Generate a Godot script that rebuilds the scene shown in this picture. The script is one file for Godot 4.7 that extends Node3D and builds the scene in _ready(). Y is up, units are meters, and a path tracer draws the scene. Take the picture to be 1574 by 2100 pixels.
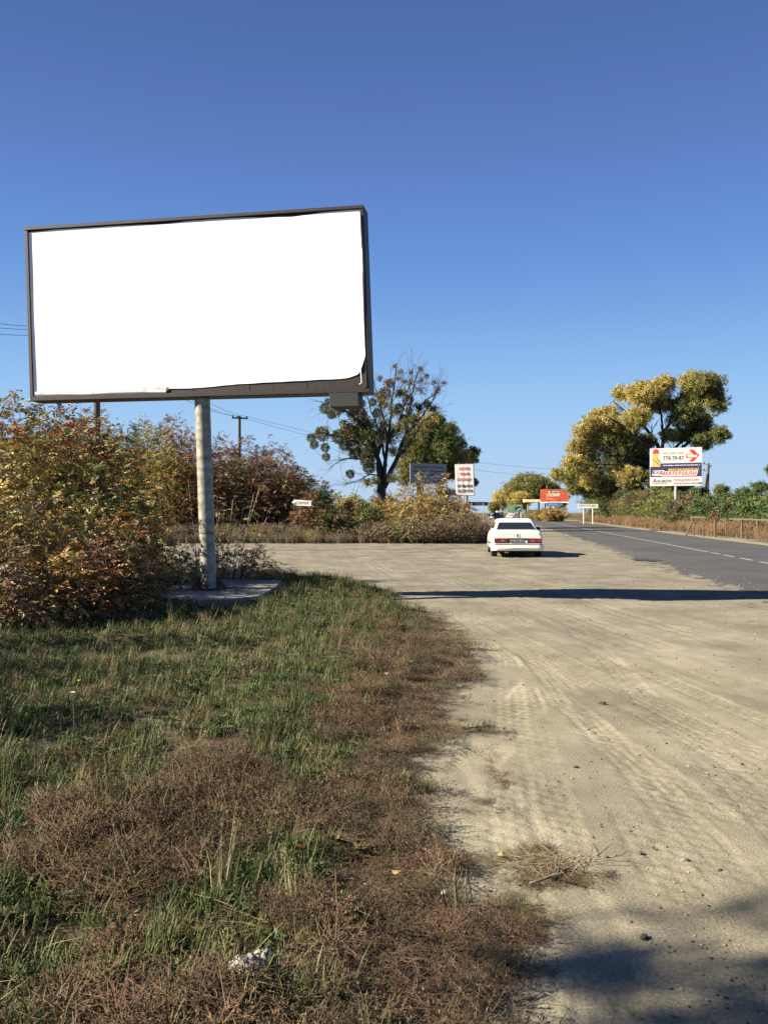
extends Node3D
# Roadside turn-off with an empty billboard on one post, autumn thicket, dirt apron and a country road.

const EYE := 1.58
const LENS := 1700.0        # focal length of the photograph in its own pixels
const MID := 787.0
const HOR := 1052.0
const SUNWARD := Vector3(-1.63, 1.0, 0.28)

var rng := RandomNumberGenerator.new()
var hills := FastNoiseLite.new()
var fine := FastNoiseLite.new()
var patch := FastNoiseLite.new()
var used := {}
var M := {}

# ---------------------------------------------------------------- measuring: a point of the place from its bearing and distance
func at(px: float, py: float, d: float) -> Vector3:
	return Vector3((px - MID) / LENS * d, EYE + (HOR - py) / LENS * d, -d)

func on_ground(px: float, py: float) -> Vector3:
	var d := EYE * LENS / (py - HOR)
	return Vector3((px - MID) / LENS * d, 0, -d)

func table(t: Array, x: float) -> float:
	if x <= t[0][0]:
		return t[0][1]
	for i in range(1, t.size()):
		if x <= t[i][0]:
			return lerpf(t[i - 1][1], t[i][1], (x - t[i - 1][0]) / (t[i][0] - t[i - 1][0]))
	return t[t.size() - 1][1]

# ---------------------------------------------------------------- mesh builder
class Shape:
	var v := PackedVector3Array()
	var n := PackedVector3Array()
	var c := PackedColorArray()
	var i := PackedInt32Array()

	func tri(a: Vector3, b: Vector3, d: Vector3, na: Vector3, nb: Vector3, nd: Vector3, col := Color.WHITE) -> void:
		var k := v.size()
		v.append(a); v.append(b); v.append(d)
		n.append(na); n.append(nb); n.append(nd)
		c.append(col); c.append(col); c.append(col)
		if (b - a).cross(d - a).dot(na + nb + nd) > 0.0:
			i.append(k); i.append(k + 2); i.append(k + 1)
		else:
			i.append(k); i.append(k + 1); i.append(k + 2)

	func flat(a: Vector3, b: Vector3, d: Vector3, col := Color.WHITE) -> void:
		var m := (d - a).cross(b - a).normalized()
		tri(a, b, d, m, m, m, col)

	func quad(a: Vector3, b: Vector3, d: Vector3, e: Vector3, m: Vector3, col := Color.WHITE) -> void:
		tri(a, b, d, m, m, m, col)
		tri(a, d, e, m, m, m, col)

	func quad_n(a: Vector3, b: Vector3, d: Vector3, e: Vector3, na: Vector3, nb: Vector3, nd: Vector3, ne: Vector3, col := Color.WHITE) -> void:
		tri(a, b, d, na, nb, nd, col)
		tri(a, d, e, na, nd, ne, col)

	# a box with bevelled edges
	func box(mid: Vector3, size: Vector3, turn := Basis(), col := Color.WHITE, bev := 0.0) -> void:
		var h := size * 0.5
		if bev <= 0.0:
			for ax in 3:
				for s in [-1.0, 1.0]:
					var m := Vector3(); m[ax] = s
					var u := Vector3(); u[(ax + 1) % 3] = h[(ax + 1) % 3]
					var w := Vector3(); w[(ax + 2) % 3] = h[(ax + 2) % 3]
					var o: Vector3 = m * h[ax]
					quad(mid + turn * (o - u - w), mid + turn * (o + u - w), mid + turn * (o + u + w), mid + turn * (o - u + w), turn * m, col)
			return
		var g := h - Vector3(bev, bev, bev)
		var pt := func(s: Vector3, ax: int) -> Vector3:
			var p := Vector3(s.x * g.x, s.y * g.y, s.z * g.z)
			p[ax] = s[ax] * h[ax]
			return mid + turn * p
		for ax in 3:
			for s in [-1.0, 1.0]:
				var k := []
				for q in [Vector2(-1, -1), Vector2(1, -1), Vector2(1, 1), Vector2(-1, 1)]:
					var sv := Vector3(); sv[ax] = s; sv[(ax + 1) % 3] = q.x; sv[(ax + 2) % 3] = q.y
					k.append(pt.call(sv, ax))
				var m := Vector3(); m[ax] = s
				quad(k[0], k[1], k[2], k[3], turn * m, col)
		for ax in 3:
			var b := (ax + 1) % 3
			var e := (ax + 2) % 3
			for s in [-1.0, 1.0]:
				for t in [-1.0, 1.0]:
					var lo := Vector3(); lo[ax] = -1.0; lo[b] = s; lo[e] = t
					var hi := lo; hi[ax] = 1.0
					var m := Vector3(); m[b] = s; m[e] = t
					quad(pt.call(lo, b), pt.call(hi, b), pt.call(hi, e), pt.call(lo, e), turn * m.normalized(), col)
		for sx in [-1.0, 1.0]:
			for sy in [-1.0, 1.0]:
				for sz in [-1.0, 1.0]:
					var sv := Vector3(sx, sy, sz)
					var m := turn * sv.normalized()
					tri(pt.call(sv, 0), pt.call(sv, 1), pt.call(sv, 2), m, m, m, col)

	func tube(pts: Array, rad: Array, sides := 6, col := Color.WHITE, caps := true) -> void:
		var rings := []
		var outs := []
		var up := Vector3(0.13, 0.2, 0.97)
		for k in pts.size():
			var dir: Vector3 = (pts[mini(k + 1, pts.size() - 1)] - pts[maxi(k - 1, 0)]).normalized()
			var u := up.cross(dir)
			if u.length() < 0.05:
				u = Vector3.RIGHT.cross(dir)
			u = u.normalized()
			var w := dir.cross(u).normalized()
			var ring := []
			var out := []
			for s in sides:
				var a := TAU * s / sides
				var o := u * cos(a) + w * sin(a)
				out.append(o)
				ring.append(pts[k] + o * rad[k])
			rings.append(ring)
			outs.append(out)
		for k in pts.size() - 1:
			for s in sides:
				var t := (s + 1) % sides
				quad_n(rings[k][s], rings[k][t], rings[k + 1][t], rings[k + 1][s], outs[k][s], outs[k][t], outs[k + 1][t], outs[k + 1][s], col)
		if caps:
			var d0: Vector3 = (pts[0] - pts[1]).normalized()
			var d1: Vector3 = (pts[-1] - pts[-2]).normalized()
			for s in sides:
				var t := (s + 1) % sides
				tri(pts[0], rings[0][s], rings[0][t], d0, d0, d0, col)
				tri(pts[-1], rings[-1][s], rings[-1][t], d1, d1, d1, col)

	# flat slab: outline in the xy plane, given depth along z
	func slab(outline: Array, z0: float, z1: float, col := Color.WHITE) -> void:
		var p2 := PackedVector2Array(outline)
		var ids := Geometry2D.triangulate_polygon(p2)
		for k in range(0, ids.size(), 3):
			var a := p2[ids[k]]; var b := p2[ids[k + 1]]; var e := p2[ids[k + 2]]
			tri(Vector3(a.x, a.y, z1), Vector3(b.x, b.y, z1), Vector3(e.x, e.y, z1), Vector3.BACK, Vector3.BACK, Vector3.BACK, col)
			tri(Vector3(a.x, a.y, z0), Vector3(b.x, b.y, z0), Vector3(e.x, e.y, z0), Vector3.FORWARD, Vector3.FORWARD, Vector3.FORWARD, col)
		var turn := 1.0 if Geometry2D.is_polygon_clockwise(p2) else -1.0
		for k in p2.size():
			var a := p2[k]
			var b := p2[(k + 1) % p2.size()]
			var m2 := Vector2(-(b - a).y, (b - a).x).normalized() * turn
			quad(Vector3(a.x, a.y, z0), Vector3(b.x, b.y, z0), Vector3(b.x, b.y, z1), Vector3(a.x, a.y, z1), Vector3(m2.x, m2.y, 0), col)

	# loft through rings of equal point count, normals smoothed along both ways
	func loft(rings: Array, closed := true, col := Color.WHITE, cap := true) -> void:
		var rn := []
		var cnt: int = rings[0].size()
		for k in rings.size():
			var row := []
			var mid := Vector3()
			for p in rings[k]:
				mid += p
			mid /= cnt
			for s in cnt:
				var pa: Vector3 = rings[k][(s + cnt - 1) % cnt] if closed or s > 0 else rings[k][s]
				var pb: Vector3 = rings[k][(s + 1) % cnt] if closed or s < cnt - 1 else rings[k][s]
				var qa: Vector3 = rings[maxi(k - 1, 0)][s]
				var qb: Vector3 = rings[mini(k + 1, rings.size() - 1)][s]
				var m := (pb - pa).cross(qb - qa).normalized()
				if m.dot(rings[k][s] - mid) < 0.0:
					m = -m
				row.append(m)
			rn.append(row)
		for k in rings.size() - 1:
			for s in (cnt if closed else cnt - 1):
				var t := (s + 1) % cnt
				quad_n(rings[k][s], rings[k][t], rings[k + 1][t], rings[k + 1][s], rn[k][s], rn[k][t], rn[k + 1][t], rn[k + 1][s], col)
		if cap:
			for e in [0, rings.size() - 1]:
				var mid := Vector3()
				for p in rings[e]:
					mid += p
				mid /= cnt
				var inner: Vector3 = rings[1 if e == 0 else e - 1][0]
				for s in cnt:
					var a: Vector3 = rings[e][s]
					var b: Vector3 = rings[e][(s + 1) % cnt]
					var m := (a - mid).cross(b - mid).normalized()
					if m.dot(mid - inner) < 0.0:
						m = -m
					tri(mid, a, b, m, m, m, col)

	func mesh() -> ArrayMesh:
		var arr := []
		arr.resize(Mesh.ARRAY_MAX)
		arr[Mesh.ARRAY_VERTEX] = v
		arr[Mesh.ARRAY_NORMAL] = n
		arr[Mesh.ARRAY_COLOR] = c
		arr[Mesh.ARRAY_INDEX] = i
		var am := ArrayMesh.new()
		am.add_surface_from_arrays(Mesh.PRIMITIVE_TRIANGLES, arr)
		return am

# ---------------------------------------------------------------- naming and parenting
func numbered(called: String) -> String:
	var k: int = used.get(called, 0)
	used[called] = k + 1
	return called if k == 0 else "%s_%03d" % [called, k]

func tag(o: Node, label: String, category: String, group := "") -> void:
	o.set_meta("label", label)
	o.set_meta("category", category)
	if group != "":
		o.set_meta("group", group)

func thing(called: String, label: String, category: String, where: Vector3, turn := 0.0, group := "") -> Node3D:
	var o := Node3D.new()
	o.name = numbered(called)
	add_child(o, true)
	o.position = where
	o.rotation.y = turn
	tag(o, label, category, group)
	return o

func part(parent: Node, called: String, mesh: Mesh, mat: Material, where := Vector3.ZERO) -> MeshInstance3D:
	var o := MeshInstance3D.new()
	o.name = numbered(called) if parent == self else called
	o.mesh = mesh
	o.material_override = mat
	o.position = where
	parent.add_child(o, true)
	return o

func many(parent: Node, called: String, mesh: Mesh, mat: Material, where: Array, tints: PackedColorArray, stuff := true) -> MultiMeshInstance3D:
	var mm := MultiMesh.new()
	mm.transform_format = MultiMesh.TRANSFORM_3D
	mm.use_colors = true
	mm.mesh = mesh
	mm.instance_count = where.size()
	for k in where.size():
		mm.set_instance_transform(k, where[k])
		mm.set_instance_color(k, tints[k])
	var o := MultiMeshInstance3D.new()
	o.name = numbered(called) if parent == self else called
	o.multimesh = mm
	o.material_override = mat
	if stuff:
		o.set_meta("kind", "stuff")
	parent.add_child(o, true)
	return o

# ---------------------------------------------------------------- materials
func lin(r: float, g: float, b: float) -> Color:
	return Color(r, g, b).linear_to_srgb()

func noise_tex(freq: float, octaves: int, lo: float, hi: float, seed_: int, size := 512, kind := FastNoiseLite.TYPE_SIMPLEX_SMOOTH) -> NoiseTexture2D:
	var f := FastNoiseLite.new()
	f.noise_type = kind
	f.frequency = freq
	f.fractal_octaves = octaves
	f.seed = seed_
	var ramp := Gradient.new()
	ramp.set_color(0, Color(lo, lo, lo))
	ramp.set_color(1, Color(hi, hi, hi))
	var t := NoiseTexture2D.new()
	t.width = size
	t.height = size
	t.seamless = true
	t.noise = f
	t.color_ramp = ramp
	return t

func paint(c: Color, rough := 0.7, tex: Texture2D = null, tile := 1.0, metal := 0.0) -> StandardMaterial3D:
	var m := StandardMaterial3D.new()
	m.albedo_color = c
	m.roughness = rough
	m.metallic = metal
	if tex:
		m.albedo_texture = tex
		m.uv1_triplanar = true
		m.uv1_scale = Vector3(tile, tile, tile)
	return m

func tinted(rough := 0.8, back := Color(0, 0, 0)) -> StandardMaterial3D:
	var m := StandardMaterial3D.new()
	m.vertex_color_use_as_albedo = true
	m.roughness = rough
	m.metallic_specular = 0.35
	if back != Color(0, 0, 0):
		m.backlight_enabled = true
		m.backlight = back
	return m

func make_materials() -> void:
	var mottle := noise_tex(0.012, 4, 0.78, 1.0, 3)
	var streak := noise_tex(0.03, 5, 0.6, 1.0, 8)
	M.mottle = mottle
	M.white = paint(lin(0.80, 0.80, 0.78), 0.6)
	M.sheet = paint(lin(0.88, 0.88, 0.87), 0.75)
	M.sign_white = paint(lin(0.46, 0.46, 0.45), 0.7)
	M.brown = paint(lin(0.036, 0.025, 0.023), 0.55, streak, 0.8)
	M.bare = paint(lin(0.036, 0.025, 0.023), 0.6, streak, 0.5)
	M.pole = paint(lin(0.42, 0.40, 0.33), 0.55, noise_tex(0.014, 5, 0.55, 1.0, 21), 0.9)
	M.rust = paint(lin(0.10, 0.06, 0.04), 0.9, mottle, 3.0)
	M.concrete = paint(lin(0.36, 0.34, 0.29), 0.95, noise_tex(0.06, 5, 0.42, 1.0, 33), 1.6)
	M.dark = paint(lin(0.03, 0.032, 0.03), 0.7, mottle, 2.0)
	M.grey = paint(lin(0.25, 0.25, 0.24), 0.6, mottle, 1.0)
	M.zinc = paint(lin(0.36, 0.37, 0.38), 0.5, mottle, 1.5, 0.2)
	M.tin = paint(lin(0.38, 0.40, 0.41), 0.6, mottle, 0.6)
	M.wood = paint(lin(0.17, 0.12, 0.08), 0.85, streak, 1.5)
	M.old_wood = paint(lin(0.13, 0.11, 0.09), 0.9, streak, 1.0)
	M.bark = paint(lin(0.075, 0.062, 0.05), 0.95, streak, 1.2)
	M.pale_bark = paint(lin(0.17, 0.145, 0.11), 0.9, streak, 1.5)
	M.wire = paint(lin(0.04, 0.045, 0.05), 0.6)
	M.black = paint(lin(0.012, 0.012, 0.015), 0.6)
	M.ink = paint(lin(0.02, 0.02, 0.022), 0.8)
	M.navy = paint(lin(0.018, 0.012, 0.075), 0.6)
	M.red = paint(lin(0.42, 0.02, 0.025), 0.6)
	M.faded_red = paint(lin(0.40, 0.075, 0.08), 0.7)
	M.yellow = paint(lin(0.52, 0.40, 0.025), 0.6)
	M.orange = paint(lin(0.50, 0.085, 0.04), 0.6, noise_tex(0.006, 3, 0.85, 1.0, 40, 256), 0.3)
	M.skin = paint(lin(0.50, 0.34, 0.09), 0.7)
	M.green_sign = paint(lin(0.12, 0.28, 0.14), 0.6)
	M.blue_sign = paint(lin(0.03, 0.14, 0.36), 0.5)
	M.cream = paint(lin(0.75, 0.68, 0.36), 0.6)
	M.rubber = paint(lin(0.03, 0.028, 0.026), 0.85, mottle, 6.0)
	M.chrome = paint(lin(0.6, 0.6, 0.6), 0.2, null, 1.0, 1.0)
	M.car_white = paint(lin(0.80, 0.77, 0.66), 0.28)
	M.car_white.clearcoat_enabled = true
	M.car_white.clearcoat = 0.6
	M.car_white.clearcoat_roughness = 0.15
	M.car_dark = paint(lin(0.012, 0.014, 0.022), 0.25)
	M.glass = paint(lin(0.012, 0.016, 0.022), 0.06)
	M.lamp_red = paint(lin(0.30, 0.018, 0.015), 0.2)
	M.lamp_dark = paint(lin(0.09, 0.012, 0.012), 0.25)
	M.leaf = tinted(0.55, Color(0.55, 0.5, 0.3))
	M.blade = tinted(0.6, Color(0.4, 0.4, 0.25))
	M.dry = tinted(0.9, Color(0.25, 0.22, 0.15))
	M.ball = []
	for c in PAL.mistletoe:
		var bm := tinted(0.6, Color(0.4, 0.4, 0.25))
		bm.albedo_color = c.linear_to_srgb()
		M.ball.append(bm)
	M.stem = tinted(0.9)
	M.stone = tinted(0.95)
	# asphalt
	var a := paint(lin(0.094, 0.091, 0.084), 0.85, noise_tex(0.09, 5, 0.72, 1.0, 51, 1024), 0.45)
	a.uv1_world_triplanar = true
	a.detail_enabled = true
	a.detail_blend_mode = BaseMaterial3D.BLEND_MODE_MUL
	a.detail_albedo = noise_tex(0.008, 4, 0.76, 1.0, 52)
	a.detail_uv_layer = BaseMaterial3D.DETAIL_UV_2
	a.uv2_triplanar = true
	a.uv2_world_triplanar = true
	a.uv2_scale = Vector3(0.06, 0.06, 0.06)
	M.asphalt = a
	# earth: colour of the soil lies in the vertices, grain in the textures
	var e := tinted(1.0)
	e.metallic_specular = 0.2
	e.albedo_texture = noise_tex(0.10, 5, 0.70, 1.0, 61, 1024)
	e.uv1_triplanar = true
	e.uv1_world_triplanar = true
	e.uv1_scale = Vector3(0.5, 0.5, 0.5)
	e.detail_enabled = true
	e.detail_blend_mode = BaseMaterial3D.BLEND_MODE_MUL
	e.detail_albedo = noise_tex(0.014, 5, 0.78, 1.0, 62)
	e.detail_uv_layer = BaseMaterial3D.DETAIL_UV_2
	e.uv2_triplanar = true
	e.uv2_world_triplanar = true
	e.uv2_scale = Vector3(0.09, 0.09, 0.09)
	e.heightmap_enabled = true
	e.heightmap_scale = 0.22
	e.heightmap_texture = noise_tex(0.11, 4, 0.0, 1.0, 63, 1024)
	M.earth = e

# ---------------------------------------------------------------- the lie of the land
# wheel tracks: x at the near end, x at the far end, near and far distance
var tracks := [[2.27, 1.36, 4.9, 10.8], [2.50, 1.62, 4.9, 10.8], [1.78, 1.42, 3.6, 7.7], [1.47, 1.56, 3.0, 6.8], [0.64, 1.02, 4.1, 6.8], [0.84, 1.20, 4.0, 7.2], [2.9, 2.08, 6.2, 11.6], [3.57, 2.99, 7.0, 12.6], [4.3, 3.6, 8.5, 14.0], [1.15, 1.30, 2.6, 5.0], [1.95, 2.4, 3.8, 9.0]]
var grass_edge := []
var verge_edge := [[43.0, 4.6], [46.0, 6.0], [50.0, 6.4], [81.0, 9.4], [134.0, 16.0], [200.0, 24.0], [300.0, 38.0], [2000.0, 250.0]]

func road_bend(d: float) -> float:
	return -0.0006 * pow(maxf(0.0, d - 130.0), 2.0) if d < 330.0 else -0.0006 * 40000.0 - 0.24 * (d - 330.0)

func road_left(d: float) -> float:
	return 4.0 + 0.142 * d + road_bend(d)

func road_mid(d: float) -> float:
	return 8.2 + 0.142 * d + road_bend(d)

func road_right(d: float) -> float:
	return 12.4 + 0.152 * d + road_bend(d)

func make_edges() -> void:
	for p in [[1073, 2160], [1068, 2100], [1048, 2050], [1053, 2000], [1073, 1950], [1048, 1900], [968, 1850], [918, 1800], [888, 1750], [853, 1700], [836, 1650], [853, 1580], [898, 1540], [930, 1500], [903, 1450], [933, 1420], [981, 1385], [963, 1340], [928, 1300], [883, 1262], [822, 1240], [790, 1215], [700, 1190], [540, 1178]]:
		var g := on_ground(p[0], p[1])
		grass_edge.append([-g.z, g.x])
	grass_edge.append([21.6, -8.0])
	grass_edge.append([22.0, -60.0])
	hills.seed = 5
	hills.frequency = 0.6
	hills.fractal_octaves = 3
	fine.seed = 9
	fine.frequency = 3.0
	fine.fractal_octaves = 4
	patch.seed = 14
	patch.frequency = 0.55
	patch.fractal_octaves = 3

# how far inside the near grass (metres, positive inside)
var edge_at := -999.0
var edge_is := 0.0
var verge_at := -999.0
var verge_is := 0.0

func grass_x(d: float) -> float:
	if d != edge_at:
		edge_at = d
		edge_is = table(grass_edge, d)
	return edge_is

func in_grass(x: float, d: float) -> float:
	return grass_x(d) - x + 0.16 * fine.get_noise_2d(x, d) + 0.05 * fine.get_noise_2d(x * 4.0, d * 4.0)

func in_verge(x: float, d: float) -> float:
	if d < 42.0:
		return -5.0
	if d != verge_at:
		verge_at = d
		verge_is = table(verge_edge, d)
	return minf(d - 42.8, verge_is - x) + 0.5 * hills.get_noise_2d(x, d)

func height(x: float, d: float) -> float:
	var h := 0.0
	var g := smoothstep(-0.05, 0.7, in_grass(x, d)) if d < 23.0 else 0.0
	if g > 0.0:
		h += g * (0.07 + 0.07 * hills.get_noise_2d(x, d) + 0.02 * fine.get_noise_2d(x, d))
		h += g * 0.05 * exp(-(x + 3.1) * (x + 3.1) / 5.0 - (d - 14.6) * (d - 14.6) / 9.0)
	if d > 41.0:
		h += smoothstep(0.0, 2.0, in_verge(x, d)) * (0.12 + 0.1 * hills.get_noise_2d(x * 0.3, d * 0.3))
	var off_road := minf(1.0, maxf(road_left(d) - x, x - road_right(d)))
	h += 0.35 * smoothstep(0.8, 6.0, x - road_right(d))
	if off_road > 0.0 and d < 60.0:
		# tyre ruts of vehicles that pull in from the road, and loose sand between them
		var along := x + 0.11 * d
		var tread := smoothstep(0.10, 0.30, hills.get_noise_2d(along * 1.3 + 20.0, d * 0.08))
		var rut := hills.get_noise_2d(along * 1.8, d * 0.08) * 0.8 + tread * (fine.get_noise_2d(along * 1.8, d * 0.04) * 0.9 - 0.5)
		h += (1.0 - g) * off_road * (0.0085 * rut + 0.013 * hills.get_noise_2d(x * 0.7, d * 0.5) + 0.007 * fine.get_noise_2d(x * 0.9, d * 0.9))
		for q in tracks:
			if d < q[2] - 1.5 or d > q[3] + 2.5:
				continue
			var off: float = x - (q[0] + (q[1] - q[0]) * (d - q[2]) / (q[3] - q[2]) + 0.05 * hills.get_noise_2d(d * 0.4, q[0] * 9.0))
			if absf(off) < 0.17:
				var w := smoothstep(0.17, 0.12, absf(off)) * smoothstep(-0.25, 0.1, hills.get_noise_2d(d * 0.5 + q[0] * 5.0, 2.0))
				h += (1.0 - g) * off_road * w * (-0.0055 + 0.0034 * signf(sin(off * 95.0)) + (0.0055 if absf(off) > 0.125 else 0.0) + 0.0015 * signf(sin(d * 55.0 + off * 40.0)))
		# tread prints beside the grass
		var lane := x - grass_x(d) - 0.32
		if d < 9.5 and absf(lane) < 0.16:
			h += (1.0 - g) * (-0.012 + 0.006 * signf(sin(lane * 120.0)) + 0.003 * sin(d * 70.0)) * smoothstep(-0.1, 0.25, hills.get_noise_2d(x + 3.0, d * 0.8))
	h -= 0.035 * smoothstep(0.6, 2.8, x - road_left(d)) * smoothstep(-0.5, 0.3, road_right(d) - x)
	return h

func spot(x: float, d: float) -> Vector3:
	return Vector3(x, height(x, d), -d)

# ---------------------------------------------------------------- build
func _ready() -> void:
	rng.seed = 77
	make_edges()
	var cam := Camera3D.new()
	cam.name = "camera"
	cam.fov = 63.4
	cam.near = 0.05
	cam.far = 9000.0
	cam.position = Vector3(0, EYE, 0)
	cam.rotation_degrees = Vector3(0.067, 0, 0)
	add_child(cam)
	cam.current = true
	# clear autumn air: one colour for each height above the horizon, the same all round
	var air := [[-90.0, Color(0.26, 0.23, 0.17)], [-0.2, Color(0.40, 0.40, 0.38)], [0.0, Color(0.53, 0.665, 0.83)], [5.1, Color(0.397, 0.624, 0.905)], [14.9, Color(0.171, 0.352, 0.737)], [23.9, Color(0.109, 0.209, 0.533)], [31.7, Color(0.074, 0.156, 0.402)], [50.0, Color(0.050, 0.110, 0.300)], [90.0, Color(0.040, 0.085, 0.250)]]
	var pic := Image.create_empty(32, 1024, false, Image.FORMAT_RGBF)
	for row in 1024:
		var up := 90.0 - 180.0 * (row + 0.5) / 1024.0
		var k := 1
		while air[k][0] < up:
			k += 1
		var a0: float = air[k - 1][0]
		var a1: float = air[k][0]
		var t := (up - a0) / (a1 - a0)
		var c0: Color = air[k - 1][1]
		var c1: Color = air[k][1]
		var pre: Color = air[maxi(k - 2, 2)][1]
		var post_: Color = air[mini(k + 1, 8)][1]
		var tp: float = air[maxi(k - 2, 2)][0] - a0
		var tn: float = air[mini(k + 1, 8)][0] - a0
		var c := c0.lerp(c1, t)
		if k > 3:
			for ch in 3:
				c[ch] = cubic_interpolate_in_time(c0[ch], c1[ch], pre[ch], post_[ch], t * (a1 - a0) / (a1 - a0), a1 - a0, tp, tn)
		pic.fill_rect(Rect2i(0, row, 32, 1), c)
	var sky_mat := PanoramaSkyMaterial.new()
	sky_mat.panorama = ImageTexture.create_from_image(pic)
	sky_mat.energy_multiplier = 1.0 / 3.1
	var sky := Sky.new()
	sky.sky_material = sky_mat
	var env := Environment.new()
	env.background_mode = Environment.BG_SKY
	env.sky = sky
	env.tonemap_mode = Environment.TONE_MAPPER_LINEAR
	env.tonemap_exposure = 3.1
	env.sdfgi_enabled = true
	env.ssao_enabled = true
	env.ssil_enabled = true
	var we := WorldEnvironment.new()
	we.name = "world_environment"
	we.environment = env
	add_child(we)
	var sun := DirectionalLight3D.new()
	sun.name = "sun"
	sun.light_energy = 1.6
	sun.light_color = Color(1.0, 0.95, 0.86)
	sun.light_angular_distance = 0.53
	sun.shadow_enabled = true
	sun.sky_mode = DirectionalLight3D.SKY_MODE_LIGHT_ONLY
	add_child(sun)
	sun.look_at_from_position(SUNWARD * 20.0, Vector3.ZERO)

	make_materials()
	build_ground()
	build_road()
	build_billboard()
	build_signs()
	build_far_boards()
	build_lines()
	build_fence()
	build_white_car()
	build_far_cars()
	make_plants()
	build_trees()
	build_thicket()
	build_verges()
	build_grass()
	build_litter()

# ---------------------------------------------------------------- ground and road
func axis(from: float, steps: Array) -> PackedFloat32Array:
	var out := PackedFloat32Array([from])
	var x := from
	for s in steps:
		while x < s[0] - 0.0001:
			x = minf(s[0], x + s[1])
			out.append(x)
	return out

func build_ground() -> void:
	var xs := axis(-3000.0, [[-1500.0, 500.0], [-400.0, 220.0], [-80.0, 40.0], [-30.0, 5.0], [-12.0, 0.7], [-5.0, 0.22], [-1.6, 0.09], [4.2, 0.026], [6.5, 0.07], [16.0, 0.35], [45.0, 2.5], [120.0, 15.0], [400.0, 70.0], [3000.0, 400.0]])
	var ds := axis(-40.0, [[0.0, 10.0], [2.0, 0.5], [9.0, 0.027], [14.0, 0.06], [24.0, 0.12], [46.0, 0.4], [60.0, 1.2], [140.0, 6.0], [400.0, 30.0], [4200.0, 380.0]])
	var nx := xs.size()
	var nd := ds.size()
	var v := PackedVector3Array()
	var c := PackedColorArray()
	v.resize(nx * nd)
	c.resize(nx * nd)
	var sand := Color(0.378, 0.343, 0.252)
	var gravel := Color(0.330, 0.302, 0.236)
	var soil := Color(0.075, 0.055, 0.035)
	var field := Color(0.20, 0.165, 0.07)
	var k := 0
	for j in nd:
		var d := ds[j]
		for i in nx:
			var x := xs[i]
			v[k] = Vector3(x, height(x, d), -d)
			var col := sand.lerp(gravel, clampf(smoothstep(7.0, 22.0, d + x) + 0.5 * patch.get_noise_2d(x * 0.5, d * 0.3), 0.0, 1.0))
			# damp, trodden and dusty patches in the sand follow the wheel tracks
			var along := x + 0.11 * d
			col = col * (1.0 + 0.10 * hills.get_noise_2d(along * 1.8, d * 0.08) + 0.08 * fine.get_noise_2d(along * 1.2, d * 0.2) + 0.13 * fine.get_noise_2d(x * 1.2, d * 1.2) + 0.10 * patch.get_noise_2d(x, d))
			if d < 23.0:
				var g := in_grass(x, d)
				col = col.lerp(soil, 0.85 * smoothstep(-0.12, 0.25, g + 0.25 * fine.get_noise_2d(x * 2.0 + 40.0, d * 2.0)))
			else:
				col = col.lerp(soil * 1.5, smoothstep(-0.5, 0.8, in_verge(x, d)))
			col = col.lerp(soil * 1.4, smoothstep(1.2, 2.2, x - road_right(d) + 0.8 * hills.get_noise_2d(x, d)))
			col = col.lerp(field, smoothstep(90.0, 180.0, d) * (1.0 if x < road_left(d) - 5.0 or x > road_right(d) + 3.0 else 0.0))
			col.a = 1.0
			c[k] = col
			k += 1
	var n := PackedVector3Array()
	n.resize(nx * nd)
	var idx := PackedInt32Array()
	for j in nd:
		for i in nx:
			var a := v[j * nx + mini(i + 1, nx - 1)] - v[j * nx + maxi(i - 1, 0)]
			var b := v[mini(j + 1, nd - 1) * nx + i] - v[maxi(j - 1, 0) * nx + i]
			n[j * nx + i] = a.cross(b).normalized()
			if i < nx - 1 and j < nd - 1:
				var q := j * nx + i
				idx.append_array(PackedInt32Array([q, q + nx, q + 1, q + 1, q + nx, q + nx + 1]))
	if n[0].y < 0.0:
		for q in n.size():
			n[q] = -n[q]
	var arr := []
	arr.resize(Mesh.ARRAY_MAX)
	arr[Mesh.ARRAY_VERTEX] = v
	arr[Mesh.ARRAY_NORMAL] = n
	arr[Mesh.ARRAY_COLOR] = c
	arr[Mesh.ARRAY_INDEX] = idx
	# front faces run clockwise seen from above
	var e0 := (v[idx[1]] - v[idx[0]]).cross(v[idx[2]] - v[idx[0]])
	if e0.y > 0.0:
		for q in range(0, idx.size(), 3):
			var t := idx[q + 1]
			idx[q + 1] = idx[q + 2]
			idx[q + 2] = t
		arr[Mesh.ARRAY_INDEX] = idx
	var am := ArrayMesh.new()
	am.add_surface_from_arrays(Mesh.PRIMITIVE_TRIANGLES, arr)
	var o := part(self, "ground", am, M.earth)
	o.set_meta("kind", "structure")
	o.set_meta("label", "sandy dirt apron and soil reaching to the horizon")

func ribbon(ds: PackedFloat32Array, cols: Callable) -> ArrayMesh:
	# cols(d) gives the points across, at equal count
	var s := Shape.new()
	var prev := []
	for d in ds:
		var row: Array = cols.call(d)
		if prev.size():
			for k in row.size() - 1:
				s.quad(prev[k], prev[k + 1], row[k + 1], row[k], Vector3.UP)
		prev = row
	return s.mesh()

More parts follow.
